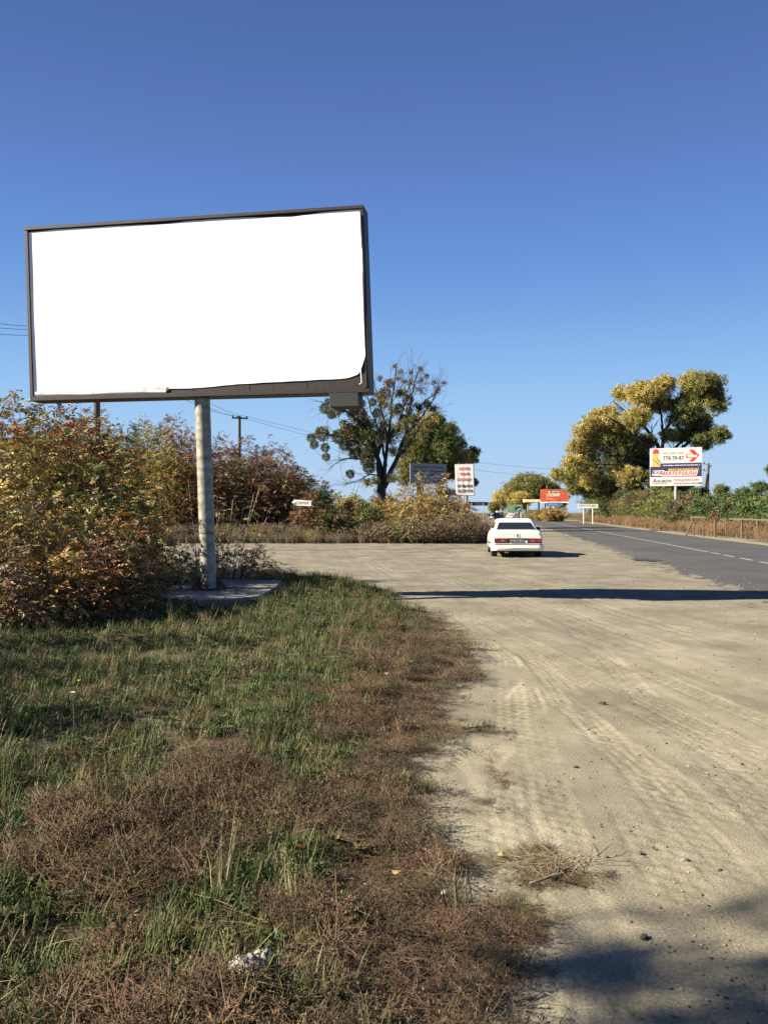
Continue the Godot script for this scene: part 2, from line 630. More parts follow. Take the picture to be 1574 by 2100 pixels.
func build_road() -> void:
	var ds := axis(-30.0, [[6.0, 4.0], [45.0, 0.16], [120.0, 1.5], [330.0, 6.0], [700.0, 40.0]])
	var road := part(self, "road", ribbon(ds, func(d: float) -> Array:
		var l := road_left(d) + 0.5 * hills.get_noise_2d(d * 0.5, 3.0)
		var r := road_right(d) + 0.12 * hills.get_noise_2d(d * 0.7, 31.0)
		var row := []
		for k in 23:
			var t := k / 22.0
			var xx := l - 1.2 + 4.0 * t
			row.append(Vector3(xx, lerpf(-0.03, 0.02, smoothstep(0.0, 0.9, t)) + 0.034 * (1.0 - t * t) * fine.get_noise_2d(xx * 0.7, d * 0.4) + 0.020 * (1.0 - t) * fine.get_noise_2d(xx * 3.0, d * 2.0), -d))
		for q in [[road_mid(d) - 1.0, 0.022], [road_mid(d) + 1.2, 0.022], [r - 0.3, 0.014], [r + 0.08, -0.03]]:
			row.append(Vector3(q[0], q[1], -d))
		return row), M.asphalt)
	road.set_meta("kind", "structure")
	# worn centre line: unbroken far off, dashes by the turn-off
	var mark := Shape.new()
	var stretch := func(d0: float, d1: float) -> void:
		var d: float = d0
		while d < d1 - 0.01:
			var e: float = minf(d1, d + 3.0)
			var w := 0.075 + 0.012 * hills.get_noise_2d(d * 3.0, 1.0)
			mark.quad(Vector3(road_mid(d) - w, 0.0275, -d), Vector3(road_mid(d) + w, 0.0275, -d), Vector3(road_mid(e) + w, 0.0275, -e), Vector3(road_mid(e) - w, 0.0275, -e), Vector3.UP)
			d = e
	for dash in [[12.0, 13.6], [17.0, 18.6], [21.5, 23.1], [25.0, 26.4], [27.2, 28.6], [29.3, 30.7], [31.2, 32.5]]:
		stretch.call(dash[0], dash[1])
	stretch.call(33.0, 330.0)
	var lines := part(self, "road_markings", mark.mesh(), paint(lin(0.50, 0.49, 0.46), 0.8, noise_tex(0.09, 4, 0.45, 1.0, 71), 1.2))
	lines.set_meta("kind", "structure")
	# pale sand along the far edge of the asphalt
	var sh := part(self, "road_shoulder", ribbon(axis(8.0, [[60.0, 0.4], [200.0, 2.0], [330.0, 8.0]]), func(d: float) -> Array:
		var r := road_right(d) + 0.03 + 0.15 * fine.get_noise_2d(d * 0.8, 3.0)
		var w := 0.75 + 0.6 * hills.get_noise_2d(d * 0.6, 12.0) + 0.25 * fine.get_noise_2d(d, 22.0)
		return [Vector3(r, 0.0, -d), Vector3(r + 0.12, 0.035, -d), Vector3(r + w * 0.6, 0.045, -d), Vector3(r + w, -0.01, -d)]), paint(lin(0.36, 0.30, 0.21), 1.0, noise_tex(0.05, 5, 0.6, 1.0, 81), 0.8))
	sh.set_meta("kind", "structure")
	# repaired pothole and a crack in the asphalt
	var fill := Shape.new()
	var ring := []
	var g := on_ground(1322, 1149)
	for k in 14:
		var a := TAU * k / 14.0
		var r := 1.0 + 0.25 * sin(k * 2.3)
		ring.append(Vector3(g.x + cos(a) * 0.42 * r, 0.024, g.z + sin(a) * 0.75 * r))
	for k in 14:
		fill.tri(Vector3(g.x, 0.027, g.z), ring[k], ring[(k + 1) % 14], Vector3.UP, Vector3.UP, Vector3.UP)
	var pt := part(self, "road_patch", fill.mesh(), paint(lin(0.030, 0.030, 0.030), 0.9, M.mottle, 1.5))
	pt.set_meta("kind", "structure")

# ---------------------------------------------------------------- lettering
func letters(parent: Node, text: String, mid: Vector3, width: float, high: float, mat: Material, bold := true, slant := 0.0, serif := false, deep := 0.006) -> void:
	var f := SystemFont.new()
	f.font_names = PackedStringArray(["Droid Serif" if serif else "Droid Sans"])
	f.font_weight = 700 if bold else 400
	var tm := TextMesh.new()
	tm.text = text
	tm.font = f
	tm.font_size = 48
	tm.pixel_size = 0.01
	tm.depth = 0.01
	tm.curve_step = 2.0
	var box := tm.get_aabb()
	if box.size.x < 0.001:
		return
	var k := Vector3(width / box.size.x, high / box.size.y, deep / 0.01)
	var o := MeshInstance3D.new()
	o.name = "lettering"
	o.mesh = tm
	o.material_override = mat
	var mb := box.get_center()
	var bas := Basis(Vector3(k.x, 0, 0), Vector3(slant * k.y, k.y, 0), Vector3(0, 0, k.z))
	o.transform = Transform3D(bas, mid - bas * mb)
	parent.add_child(o, true)

func plate(parent: Node, called: String, w: float, h: float, t: float, mid: Vector3, mat: Material, bev := 0.004) -> MeshInstance3D:
	var s := Shape.new()
	s.box(Vector3.ZERO, Vector3(w, h, t), Basis(), Color.WHITE, bev)
	return part(parent, called, s.mesh(), mat, mid)

func post(parent: Node, called: String, a: Vector3, b: Vector3, r: float, mat: Material, sides := 8, r2 := -1.0) -> MeshInstance3D:
	var s := Shape.new()
	s.tube([Vector3.ZERO, (b - a) * 0.5, b - a], [r, (r + (r2 if r2 > 0 else r)) * 0.5, r2 if r2 > 0 else r], sides)
	return part(parent, called, s.mesh(), mat, a)

func shape_part(parent: Node, called: String, outline: Array, z: float, mat: Material, t := 0.004) -> MeshInstance3D:
	var s := Shape.new()
	s.slab(outline, 0.0, t)
	return part(parent, called, s.mesh(), mat, Vector3(0, 0, z))

# ---------------------------------------------------------------- the empty billboard
func build_billboard() -> void:
	var d := 14.65
	var base := Vector3((428.0 - MID) / LENS * d, 0.235, -d)
	var o := thing("billboard", "big empty billboard, white torn poster in brown frame, on one leaning pale post", "billboard", base, -0.176)
	var y0 := 3.375
	var y1 := 6.54
	var lean := func(s: Shape) -> ArrayMesh:
		for k in s.v.size():
			s.v[k].x += -0.20 - 0.037 * (s.v[k].y - y0)
		return s.mesh()
	var s := Shape.new()
	for r in [["frame_rail", Vector3(0, y1 - 0.03, 0), Vector3(6.28, 0.06, 0.40)], ["frame_rail", Vector3(0, y0 + 0.04, 0), Vector3(6.28, 0.08, 0.40)], ["frame_post", Vector3(-3.107, (y0 + y1) / 2 + 0.01, 0), Vector3(0.066, y1 - y0 - 0.144, 0.392)], ["frame_post", Vector3(3.107, (y0 + y1) / 2 + 0.01, 0), Vector3(0.066, y1 - y0 - 0.144, 0.392)]]:
		s = Shape.new()
		s.box(r[1], r[2], Basis(), Color.WHITE, 0.008)
		part(o, r[0], lean.call(s), M.brown)
	for k in 6:
		s = Shape.new()
		s.box(Vector3(-2.56 + 1.024 * k, (y0 + y1) / 2 + 0.01, 0.0), Vector3(1.014, y1 - y0 - 0.146, 0.31 + 0.004 * (k % 2)), Basis(), Color.WHITE, 0.004)
		part(o, "backing_panel", lean.call(s), M.bare)
	var uv := func(u: float, w: float) -> Vector2:
		return Vector2(-3.15 + 6.30 * u, y0 + (y1 - y0) * w)
	# the poster, slightly rippled, torn along two sides
	var top := [[0.012, 0.974], [0.10, 0.976], [0.21, 0.975], [0.33, 0.976], [0.44, 0.970], [0.56, 0.976], [0.64, 0.976], [0.72, 0.970], [0.80, 0.964], [0.88, 0.973], [0.93, 0.976], [0.983, 0.977]]
	var bot := [[0.012, 0.028], [0.10, 0.028], [0.21, 0.0285], [0.33, 0.028], [0.418, 0.028], [0.422, 0.050], [0.55, 0.058], [0.66, 0.066], [0.74, 0.070], [0.80, 0.074], [0.86, 0.076], [0.90, 0.078], [0.94, 0.084], [0.968, 0.100], [0.980, 0.13], [0.985, 0.2]]
	s = Shape.new()
	var nu := 120
	var nw := 40
	var pt := func(i: int, j: int) -> Vector3:
		var u := 0.012 + 0.978 * i / float(nu)
		var tu := table(top, u) + 0.006 * hills.get_noise_2d(u * 9.0, 3.0)
		var bu := table(bot, u) + (0.010 * hills.get_noise_2d(u * 8.0, 8.0) if u > 0.42 else 0.0)
		var w := lerpf(bu, tu, j / float(nw))
		var edge := 0.006 * hills.get_noise_2d(w * 4.0, 1.0) if i == nu else 0.0
		var p: Vector2 = uv.call(u + edge, w)
		var lift := 0.006 + 0.004 * hills.get_noise_2d(u * 5.0, w * 3.0) + 0.0015 * fine.get_noise_2d(u * 2.0, w * 1.5)
		if u > 0.95:
			lift += 0.018 * pow((u - 0.95) / 0.032, 2.0) * (0.5 + 0.5 * sin(w * 11.0))
		return Vector3(p.x, p.y, 0.164 + lift)
	for i in nu:
		for j in nw:
			var a: Vector3 = pt.call(i, j)
			var b: Vector3 = pt.call(i + 1, j)
			var e: Vector3 = pt.call(i + 1, j + 1)
			var f: Vector3 = pt.call(i, j + 1)
			s.quad(a, b, e, f, (b - a).cross(f - a).normalized())
	part(o, "poster", lean.call(s), M.sheet)
	# scraps of older paper that show round the poster
	var scrap_a := paint(lin(0.80, 0.81, 0.76), 0.8, M.mottle, 1.0)
	var scrap_b := paint(lin(0.76, 0.81, 0.81), 0.8, M.mottle, 1.0)
	for q in [[0.017, 0.418, 0.034, 0.050, scrap_a], [0.32, 0.42, 0.050, 0.066, scrap_a]]:
		s = Shape.new()
		var a2: Vector2 = uv.call(q[0], q[2])
		var b2: Vector2 = uv.call(q[1], q[3])
		var zz := 0.184 + 0.001 * rng.randf()
		var out := []
		for k in 6:
			out.append(Vector2(lerpf(a2.x, b2.x, k / 5.0), a2.y + 0.012 * sin(k * 2.1 + q[0] * 40.0)))
		for k in 6:
			out.append(Vector2(lerpf(b2.x, a2.x, k / 5.0), b2.y + 0.010 * sin(k * 1.7 + q[1] * 30.0)))
		s.slab(out, zz - 0.0015, zz)
		part(o, "paper_scrap", lean.call(s), q[4])
	# loose white cord down the side, lifting rings, box below
	s = Shape.new()
	var cord := []
	var rad := []
	for k in 16:
		var w := k / 15.0
		cord.append(Vector3(3.015 + 0.02 * sin(w * 6.0), lerpf(y1 - 0.12, y0 + 0.16, w), 0.232))
		rad.append(0.008)
	cord.append(Vector3(2.97, y0 + 0.13, 0.236)); rad.append(0.008)
	s.tube(cord, rad, 6)
	part(o, "cord", lean.call(s), M.white)
	for x in [-1.58, 1.4]:
		s = Shape.new()
		var ring := []
		rad = []
		for k in 9:
			var a := PI * k / 8.0
			ring.append(Vector3(x + 0.05 * cos(a), y1 - 0.004 + 0.055 * sin(a), 0.06))
			rad.append(0.009)
		s.tube(ring, rad, 6)
		part(o, "lifting_ring", lean.call(s), M.rust)
	s = Shape.new()
	s.box(Vector3(2.69, y0 - 0.118, 0.02), Vector3(0.50, 0.23, 0.40), Basis(), Color.WHITE, 0.006)
	part(o, "control_box", lean.call(s), M.dark)
	# post, weld seam, foot
	var tipx := -0.125
	post(o, "post", Vector3(0, 0.012, -0.01), Vector3(tipx, y0 + 0.01, -0.01), 0.137, M.pole, 28, 0.134)
	s = Shape.new()
	s.tube([Vector3(tipx * 0.29, 0.985, -0.01), Vector3(tipx * 0.292, 1.0, -0.01)], [0.1385, 0.1385], 28)
	part(o, "weld_seam", s.mesh(), M.rust)
	s = Shape.new()
	s.box(Vector3(0, 0.006, 0), Vector3(0.62, 0.012, 0.62), Basis(), Color.WHITE, 0.003)
	part(o, "base_plate", s.mesh(), M.rust)
	for k in 4:
		var turn := Basis(Vector3.UP, k * PI / 2 + 0.25)
		s = Shape.new()
		s.slab([Vector2(0.13, 0.012), Vector2(0.30, 0.012), Vector2(0.30, 0.03), Vector2(0.125, 0.27)], -0.006, 0.006)
		for q in s.v.size():
			s.v[q] = turn * s.v[q]
			s.n[q] = turn * s.n[q]
		part(o, "gusset", s.mesh(), M.rust)
		for e in [0.21, -0.21]:
			s = Shape.new()
			s.tube([Vector3(0, 0.01, 0), Vector3(0, 0.06, 0)], [0.014, 0.014], 6)
			part(o, "bolt", s.mesh(), M.rust, turn * Vector3(0.26, 0, e))
	var cable := Shape.new()
	cable.tube([Vector3(0.12, 0.02, 0.2), Vector3(0.3, 0.05, 0.32), Vector3(0.46, 0.03, 0.27), Vector3(0.6, 0.09, 0.34), Vector3(0.66, 0.012, 0.38)], [0.009, 0.009, 0.009, 0.009, 0.009], 6)
	part(o, "loose_cable", cable.mesh(), M.black)
	# cast concrete slab, edges broken
	s = Shape.new()
	var outline := [Vector2(-3.98, -14.3), Vector2(-3.9, -15.6), Vector2(-3.55, -17.0), Vector2(-2.8, -16.9), Vector2(-2.03, -16.5), Vector2(-1.96, -15.0), Vector2(-2.02, -13.5), Vector2(-2.35, -13.0), Vector2(-2.9, -12.9), Vector2(-3.6, -13.3)]
	var rings := []
	for lv in [[-0.30, 1.0], [-0.012, 1.0], [-0.003, 0.994], [0.0, 0.985]]:
		var row := []
		for k in outline.size() * 4:
			var a: Vector2 = outline[int(k / 4.0)]
			var b: Vector2 = outline[(int(k / 4.0) + 1) % outline.size()]
			var p: Vector2 = a.lerp(b, (k % 4) / 4.0)
			var w: float = lv[1] - 0.010 * absf(sin(k * 5.3)) * (1.0 if lv[0] > -0.02 else 0.3)
			p = Vector2(-2.97, -14.9) + (p - Vector2(-2.97, -14.9)) * w
			row.append(Basis(Vector3.UP, 0.176) * (Vector3(p.x, 0.235 + lv[0], p.y) - base))
		rings.append(row)
	for k in rings.size() - 1:
		for q in rings[k].size():
			var e: int = (q + 1) % rings[k].size()
			var m: Vector3 = (rings[k][e] - rings[k][q]).cross(rings[k + 1][q] - rings[k][q]).normalized()
			if m.dot(rings[k][q] - Vector3(0.1, rings[k][q].y - 0.3, -0.2)) < 0.0:
				m = -m
			s.quad(rings[k][q], rings[k][e], rings[k + 1][e], rings[k + 1][q], m)
	var crown: Array = rings[-1]
	var heart := Vector3()
	for q in crown:
		heart += q
	heart /= crown.size()
	for q in crown.size():
		var e: int = (q + 1) % crown.size()
		s.tri(heart, crown[q], crown[e], Vector3.UP, Vector3.UP, Vector3.UP)
	part(o, "foundation", s.mesh(), M.concrete)

# ---------------------------------------------------------------- roadside signs
func build_signs() -> void:
	# street arrow
	var o := thing("street_sign", "white arrow street sign on thin rusty post in the verge grass", "sign", spot(at(616, 0, 43.6).x, 43.6), -0.42)
	var y := 2.06
	post(o, "post", Vector3(-0.06, -0.2, -0.02), Vector3(0.02, y, -0.02), 0.022, M.rust)
	shape_part(o, "arrow_plate", [Vector2(-0.52, y + 0.04), Vector2(-0.38, y + 0.19), Vector2(0.66, y + 0.12), Vector2(0.64, y - 0.15), Vector2(-0.40, y - 0.10)], 0.0, M.sign_white, 0.012)
	letters(o, "АГРАРНАЯ 1", Vector3(0.14, y + 0.012, 0.014), 0.94, 0.17, M.black, true)
	shape_part(o, "arrow_tip", [Vector2(-0.515, y + 0.035), Vector2(-0.30, y - 0.005), Vector2(-0.26, y - 0.09), Vector2(-0.395, y - 0.092)], 0.0135, M.ink, 0.003)
	# grey timber yard board
	var d := 58.0
	var c := at(878, 972, d)
	o = thing("timber_sign", "grey metal board with dark lettering behind orange saplings", "sign", spot(c.x, d), 0.42)
	y = c.y - o.position.y
	for x in [-1.2, 1.2]:
		post(o, "post", Vector3(x, -0.2, -0.06), Vector3(x, y - 0.6, -0.06), 0.05, M.zinc)
	plate(o, "board", 2.75, 1.36, 0.03, Vector3(0, y, 0), M.tin)
	for q in [[Vector3(0, y + 0.70, 0), Vector3(2.86, 0.05, 0.06)], [Vector3(0, y - 0.70, 0), Vector3(2.86, 0.05, 0.06)], [Vector3(-1.405, y, 0), Vector3(0.05, 1.346, 0.06)], [Vector3(1.405, y, 0), Vector3(0.05, 1.346, 0.06)]]:
		var s := Shape.new()
		s.box(q[0], q[1])
		part(o, "frame_bar", s.mesh(), M.zinc)
	letters(o, "Від виробника в смт.Макарів", Vector3(0, y + 0.47, 0.018), 2.25, 0.17, M.ink)
	letters(o, "Дошка підлоги , терасна дошка", Vector3(0, y + 0.19, 0.018), 2.45, 0.17, M.ink)
	letters(o, "Блок хаус , сухий брус", Vector3(0, y - 0.08, 0.018), 1.75, 0.17, M.ink)
	letters(o, "тел. (066) 736 84 4773", Vector3(-0.1, y - 0.52, 0.018), 2.2, 0.13, M.ink)
	# banner that offers itself
	d = 54.0
	c = at(952, 984, d)
	o = thing("banner_sign", "narrow white banner with red words and black phone numbers on a frame", "sign", spot(c.x, d), -0.30)
	y = c.y - o.position.y
	var sh := 0.035
	post(o, "post", Vector3(0.12, -0.2, -0.10), Vector3(0.12, y - 0.9, -0.10), 0.09, M.concrete)
	var w := 0.60
	var h := 1.0
	var frame := Shape.new()
	frame.slab([Vector2(-w - 0.03 - sh, y + h + 0.03), Vector2(w + 0.03 - sh, y + h + 0.03), Vector2(w + 0.03 + sh, y - h - 0.03), Vector2(-w - 0.03 + sh, y - h - 0.03)], -0.06, -0.01)
	part(o, "frame", frame.mesh(), M.zinc)
	# slack cloth with drawn folds
	var cl := Shape.new()
	var fold := func(i: int, j: int) -> Vector3:
		var u := i / 24.0
		var t := j / 24.0
		var x := lerpf(-w, w, u) + lerpf(sh, -sh, t)
		var z := 0.012 + 0.018 * absf(sin((u * 1.2 + t) * 7.0)) * sin(PI * u) * sin(PI * t) + 0.01 * sin(u * 21.0) * sin(PI * t)
		return Vector3(x, lerpf(y - h, y + h, t), z)
	for i in 24:
		for j in 24:
			var a: Vector3 = fold.call(i, j)
			var b: Vector3 = fold.call(i + 1, j)
			var e: Vector3 = fold.call(i + 1, j + 1)
			var f: Vector3 = fold.call(i, j + 1)
			cl.quad(a, b, e, f, (b - a).cross(f - a).normalized())
	part(o, "cloth", cl.mesh(), M.sign_white)
	letters(o, "ХОТИТЕ", Vector3(-0.02, y + 0.73, 0.044), 0.74, 0.19, M.faded_red, true, -sh)
	letters(o, "ТАКУЮ", Vector3(0.0, y + 0.38, 0.044), 0.68, 0.19, M.faded_red, true, -sh)
	letters(o, "РЕКЛАМУ", Vector3(0.0, y + 0.02, 0.044), 0.96, 0.19, M.faded_red, true, -sh)
	letters(o, "097 086 44 00", Vector3(0.02, y - 0.40, 0.044), 0.98, 0.20, M.ink, true, -sh)
	letters(o, "050 359 15 90", Vector3(0.03, y - 0.72, 0.044), 0.98, 0.20, M.ink, true, -sh)
	# back of a larger board beside it
	d = 62.0
	c = at(927, 1010, d)
	o = thing("sign_back", "dark low sign board behind the white banner", "sign", spot(c.x, d), 0.2)
	y = c.y - o.position.y
	plate(o, "board", 2.6, 0.42, 0.05, Vector3(0, y, 0), M.grey)
	for x in [-0.9, 0.9]:
		post(o, "post", Vector3(x, -0.2, -0.06), Vector3(x, y + 0.1, -0.06), 0.04, M.zinc)
	# road sign seen from its side of the road, on two posts
	d = 128.0
	c = at(979, 1034, d)
	o = thing("guide_sign_frame", "flat grey signboard on two tall thin posts over the road edge", "sign", spot(c.x, d), 0.12)
	y = c.y - o.position.y
	plate(o, "board", 3.3, 0.46, 0.05, Vector3(0, y, 0), M.zinc)
	plate(o, "top_rail", 3.34, 0.12, 0.12, Vector3(0, y + 0.29, 0), M.dark)
	for x in [-0.92, 0.92]:
		post(o, "post", Vector3(x, -0.3, 0.08), Vector3(x, y + 0.2, 0.08), 0.055, M.zinc)
		var br := Shape.new()
		br.slab([Vector2(0.06, 0.20), Vector2(0.42, 0.2), Vector2(0.62, -0.22), Vector2(0.06, -0.22)], 0.028, 0.055)
		part(o, "bracket", br.mesh(), M.dark, Vector3(x, y, 0))
	# town sign
	d = 118.0
	c = at(1204.5, 1038, d)
	o = thing("town_sign", "white town name sign on two white posts before the hedge", "sign", spot(c.x, d), -0.45)
	y = c.y - o.position.y
	plate(o, "board", 2.85, 0.60, 0.03, Vector3(0, y, 0), M.sign_white)
	for x in [-0.62, 0.66]:
		post(o, "post", Vector3(x, -0.3, -0.05), Vector3(x, y + 0.1, -0.05), 0.05, M.white)
	for q in [[Vector3(0, y + 0.255, 0.017), Vector3(2.56, 0.025, 0.004)], [Vector3(0, y - 0.255, 0.017), Vector3(2.56, 0.025, 0.004)], [Vector3(-1.27, y, 0.017), Vector3(0.025, 0.48, 0.004)], [Vector3(1.27, y, 0.017), Vector3(0.025, 0.48, 0.004)]]:
		var s := Shape.new()
		s.box(q[0], q[1])
		part(o, "border", s.mesh(), M.ink)
	letters(o, "БІЛОГОРОДКА", Vector3(0, y, 0.02), 2.45, 0.36, M.black, true, 0.0, false, 0.012)
	# building-materials board by the big yellow tree
	build_shop_board()

func build_shop_board() -> void:
	var d := 84.0
	var c := at(1384.5, 957.5, d)
	var o := thing("shop_billboard", "white and navy advertising billboard with red arrow on one grey post", "billboard", spot(c.x, d), -0.40)
	var y := c.y - o.position.y
	var w := 5.0
	var h := 3.86
	post(o, "post", Vector3(0, -0.3, -0.12), Vector3(0, y - h / 2 + 0.1, -0.12), 0.16, M.zinc, 14)
	plate(o, "board", w, h, 0.10, Vector3(0, y, 0), M.sign_white, 0.01)
	var p := func(u: float, v: float) -> Vector2:
		return Vector2((u - 0.5) * w, y + (0.5 - v) * h)
	var poly := func(called: String, pts: Array, mat: Material, z: float) -> void:
		var out := []
		for q in pts:
			out.append(p.call(q[0], q[1]))
		shape_part(o, called, out, z, mat, 0.003)
	var say := func(text: String, u0: float, u1: float, v0: float, v1: float, mat: Material, z: float, bold: bool, slant: float) -> void:
		var a: Vector2 = p.call(u0, v0)
		var b: Vector2 = p.call(u1, v1)
		letters(o, text, Vector3((a.x + b.x) / 2, (a.y + b.y) / 2, z), b.x - a.x, a.y - b.y, mat, bold, slant)
	poly.call("navy_band", [[0.008, 0.49], [0.20, 0.49], [0.205, 0.40], [0.992, 0.40], [0.992, 0.757], [0.008, 0.757]], M.navy, 0.052)
	# the printed worker in a helmet, plain shapes
	poly.call("printed_figure", [[0.02, 0.485], [0.05, 0.40], [0.045, 0.26], [0.055, 0.14], [0.16, 0.15], [0.165, 0.25], [0.145, 0.285], [0.17, 0.31], [0.215, 0.39], [0.20, 0.47], [0.16, 0.49], [0.10, 0.485]], M.skin, 0.056)
	poly.call("printed_helmet", [[0.055, 0.145], [0.06, 0.08], [0.09, 0.03], [0.125, 0.015], [0.165, 0.04], [0.178, 0.09], [0.178, 0.15], [0.12, 0.135]], M.red, 0.060)
	poly.call("printed_strap", [[0.06, 0.29], [0.075, 0.285], [0.20, 0.44], [0.185, 0.45]], M.ink, 0.060)
	poly.call("printed_strap", [[0.13, 0.27], [0.15, 0.27], [0.215, 0.37], [0.20, 0.39]], M.old_wood, 0.060)
	say.call("(073) (068) (050)", 0.245, 0.655, 0.115, 0.175, M.grey, 0.053, true, 0.0)
	say.call("778-79-87", 0.255, 0.655, 0.215, 0.315, M.ink, 0.053, true, 0.0)
	poly.call("red_arrow", [[0.745, 0.055], [0.835, 0.055], [0.952, 0.215], [0.835, 0.37], [0.745, 0.37], [0.818, 0.275], [0.70, 0.275], [0.70, 0.165], [0.818, 0.165]], M.red, 0.052)
	say.call("100м", 0.715, 0.905, 0.18, 0.26, M.white, 0.057, true, 0.0)
	say.call("с.Білогородка, Київської обл, вул.Кричова, 2", 0.25, 0.955, 0.44, 0.478, M.white, 0.057, true, 0.0)
	say.call("високоякісні", 0.36, 0.93, 0.52, 0.60, M.yellow, 0.057, true, 0.2)
	poly.call("white_outline", [[0.04, 0.72], [0.065, 0.585], [0.275, 0.58], [0.285, 0.61], [0.925, 0.60], [0.90, 0.735], [0.24, 0.745], [0.23, 0.73]], M.sign_white, 0.056)
	say.call("БУД", 0.06, 0.25, 0.605, 0.70, M.ink, 0.061, true, 0.2)
	say.call("МАТЕРІАЛИ", 0.255, 0.89, 0.62, 0.715, M.red, 0.061, true, 0.2)
	say.call("Анжіо", 0.06, 0.415, 0.81, 0.905, M.ink, 0.053, true, 0.0)
	poly.call("red_rule", [[0.05, 0.925], [0.33, 0.925], [0.33, 0.945], [0.05, 0.945]], M.faded_red, 0.052)
	say.call("СКЛАД МАГАЗИН", 0.47, 0.94, 0.82, 0.89, M.red, 0.053, true, 0.0)
	poly.call("black_strip", [[0.47, 0.915], [0.992, 0.915], [0.992, 0.955], [0.47, 0.955]], M.ink, 0.052)
	say.call("АКТУАЛЬНО ВИГІДНІ ЦІНИ", 0.48, 0.93, 0.922, 0.948, M.white, 0.057, true, 0.0)

func build_far_boards() -> void:
	var d := 185.0
	var c := at(1136, 1017, d)
	var o := thing("orange_billboard", "orange billboard with black label on one post beyond the hedge", "billboard", spot(c.x, d), -0.25)
	var y := c.y - o.position.y
	post(o, "post", Vector3(0, -0.3, -0.15), Vector3(0, y - 1.4, -0.15), 0.18, M.zinc)
	plate(o, "board", 6.2, 3.0, 0.2, Vector3(0, y, 0), M.orange)
	plate(o, "bottom_strip", 6.2, 0.22, 0.206, Vector3(0, y - 1.45, 0.004), M.white)
	plate(o, "label_bar", 2.55, 0.62, 0.02, Vector3(-0.1, y + 0.92, 0.105), M.ink)
	plate(o, "emblem", 0.34, 0.34, 0.02, Vector3(-1.1, y + 0.93, 0.116), M.white)
	letters(o, "ЛОТТО", Vector3(0.22, y + 0.93, 0.118), 1.7, 0.30, M.white)
	for q in [[Vector3(-0.2, y + 0.52, 0.105), Vector3(3.0, 0.07, 0.02)], [Vector3(-1.62, y - 0.1, 0.105), Vector3(0.07, 1.1, 0.02)], [Vector3(-0.9, y - 0.68, 0.105), Vector3(1.4, 0.07, 0.02)]]:
		var s := Shape.new()
		s.box(q[0], q[1])
		part(o, "border_line", s.mesh(), M.cream)
	letters(o, "ОСІННЯ", Vector3(-0.1, y + 0.18, 0.108), 2.45, 0.55, M.cream)
	letters(o, "знижка", Vector3(0.2, y - 0.42, 0.108), 2.0, 0.42, M.faded_red)
	shape_part(o, "red_leaf", [Vector2(0.5, y - 1.25), Vector2(1.2, y - 0.6), Vector2(1.5, y - 1.2)], 0.101, M.red)
	shape_part(o, "red_leaf", [Vector2(1.3, y + 0.5), Vector2(1.7, y + 0.1), Vector2(1.4, y - 0.2)], 0.101, M.red)
	c = at(1136, 1034, 178.0)
	o = thing("blue_sign", "small blue board on a thin post under the orange billboard", "sign", spot(c.x, 178.0), -0.2)
	y = c.y - o.position.y
	plate(o, "board", 3.3, 0.75, 0.06, Vector3(0, y, 0), M.blue_sign)
	plate(o, "pale_line", 2.0, 0.16, 0.02, Vector3(-0.3, y, 0.035), M.tin)
	post(o, "post", Vector3(-0.6, -0.3, -0.06), Vector3(-0.6, y, -0.06), 0.06, M.white)
	# filling-station roof
	d = 230.0
	c = at(1097, 1027, d)
	o = thing("filling_station_canopy", "flat canopy with pale yellow fascia under the roadside trees", "canopy", spot(c.x, d), -0.1)
	y = c.y - o.position.y
	plate(o, "fascia", 7.0, 0.75, 7.0, Vector3(0.6, y, -3.5), M.cream, 0.03)
	for x in [-1.8, 3.0]:
		post(o, "column", Vector3(x, -0.3, -3.0), Vector3(x, y - 0.3, -3.0), 0.2, M.grey)
	plate(o, "kiosk_wall", 6.0, 2.6, 4.0, Vector3(0.6, 1.2, -7.5), M.old_wood, 0.02)
	# green board
	d = 215.0
	c = at(1054.5, 1042.5, d)
	o = thing("green_billboard", "pale green board with dark picture panel by parked white car", "billboard", spot(c.x, d), -0.1)
	y = c.y - o.position.y
	plate(o, "board", 3.9, 1.95, 0.12, Vector3(0, y, 0), M.green_sign)
	plate(o, "picture_panel", 1.5, 1.1, 0.02, Vector3(0.85, y - 0.12, 0.07), M.dark)
	plate(o, "title_bar", 1.6, 0.22, 0.02, Vector3(0.85, y + 0.68, 0.07), M.tin)
	shape_part(o, "pale_stripe", [Vector2(0.4, y - 0.55), Vector2(1.5, y + 0.1), Vector2(1.5, y - 0.1), Vector2(0.7, y - 0.6)], 0.081, M.white)
	plate(o, "yellow_patch", 0.9, 0.3, 0.02, Vector3(-1.1, y + 0.1, 0.07), M.skin)
	for x in [-0.1, 1.6]:
		post(o, "post", Vector3(x, -0.3, -0.1), Vector3(x, y - 0.9, -0.1), 0.09, M.white)
	c = at(1028, 1049, 222.0)
	o = thing("yellow_kiosk", "narrow yellow kiosk between the dark and white vehicles", "kiosk", spot(c.x, 222.0), 0.1)
	plate(o, "wall", 0.75, 1.9, 1.2, Vector3(0, 0.9, 0), M.skin)
	plate(o, "awning", 4.4, 0.3, 1.6, Vector3(0.8, 1.95, 0), M.white)

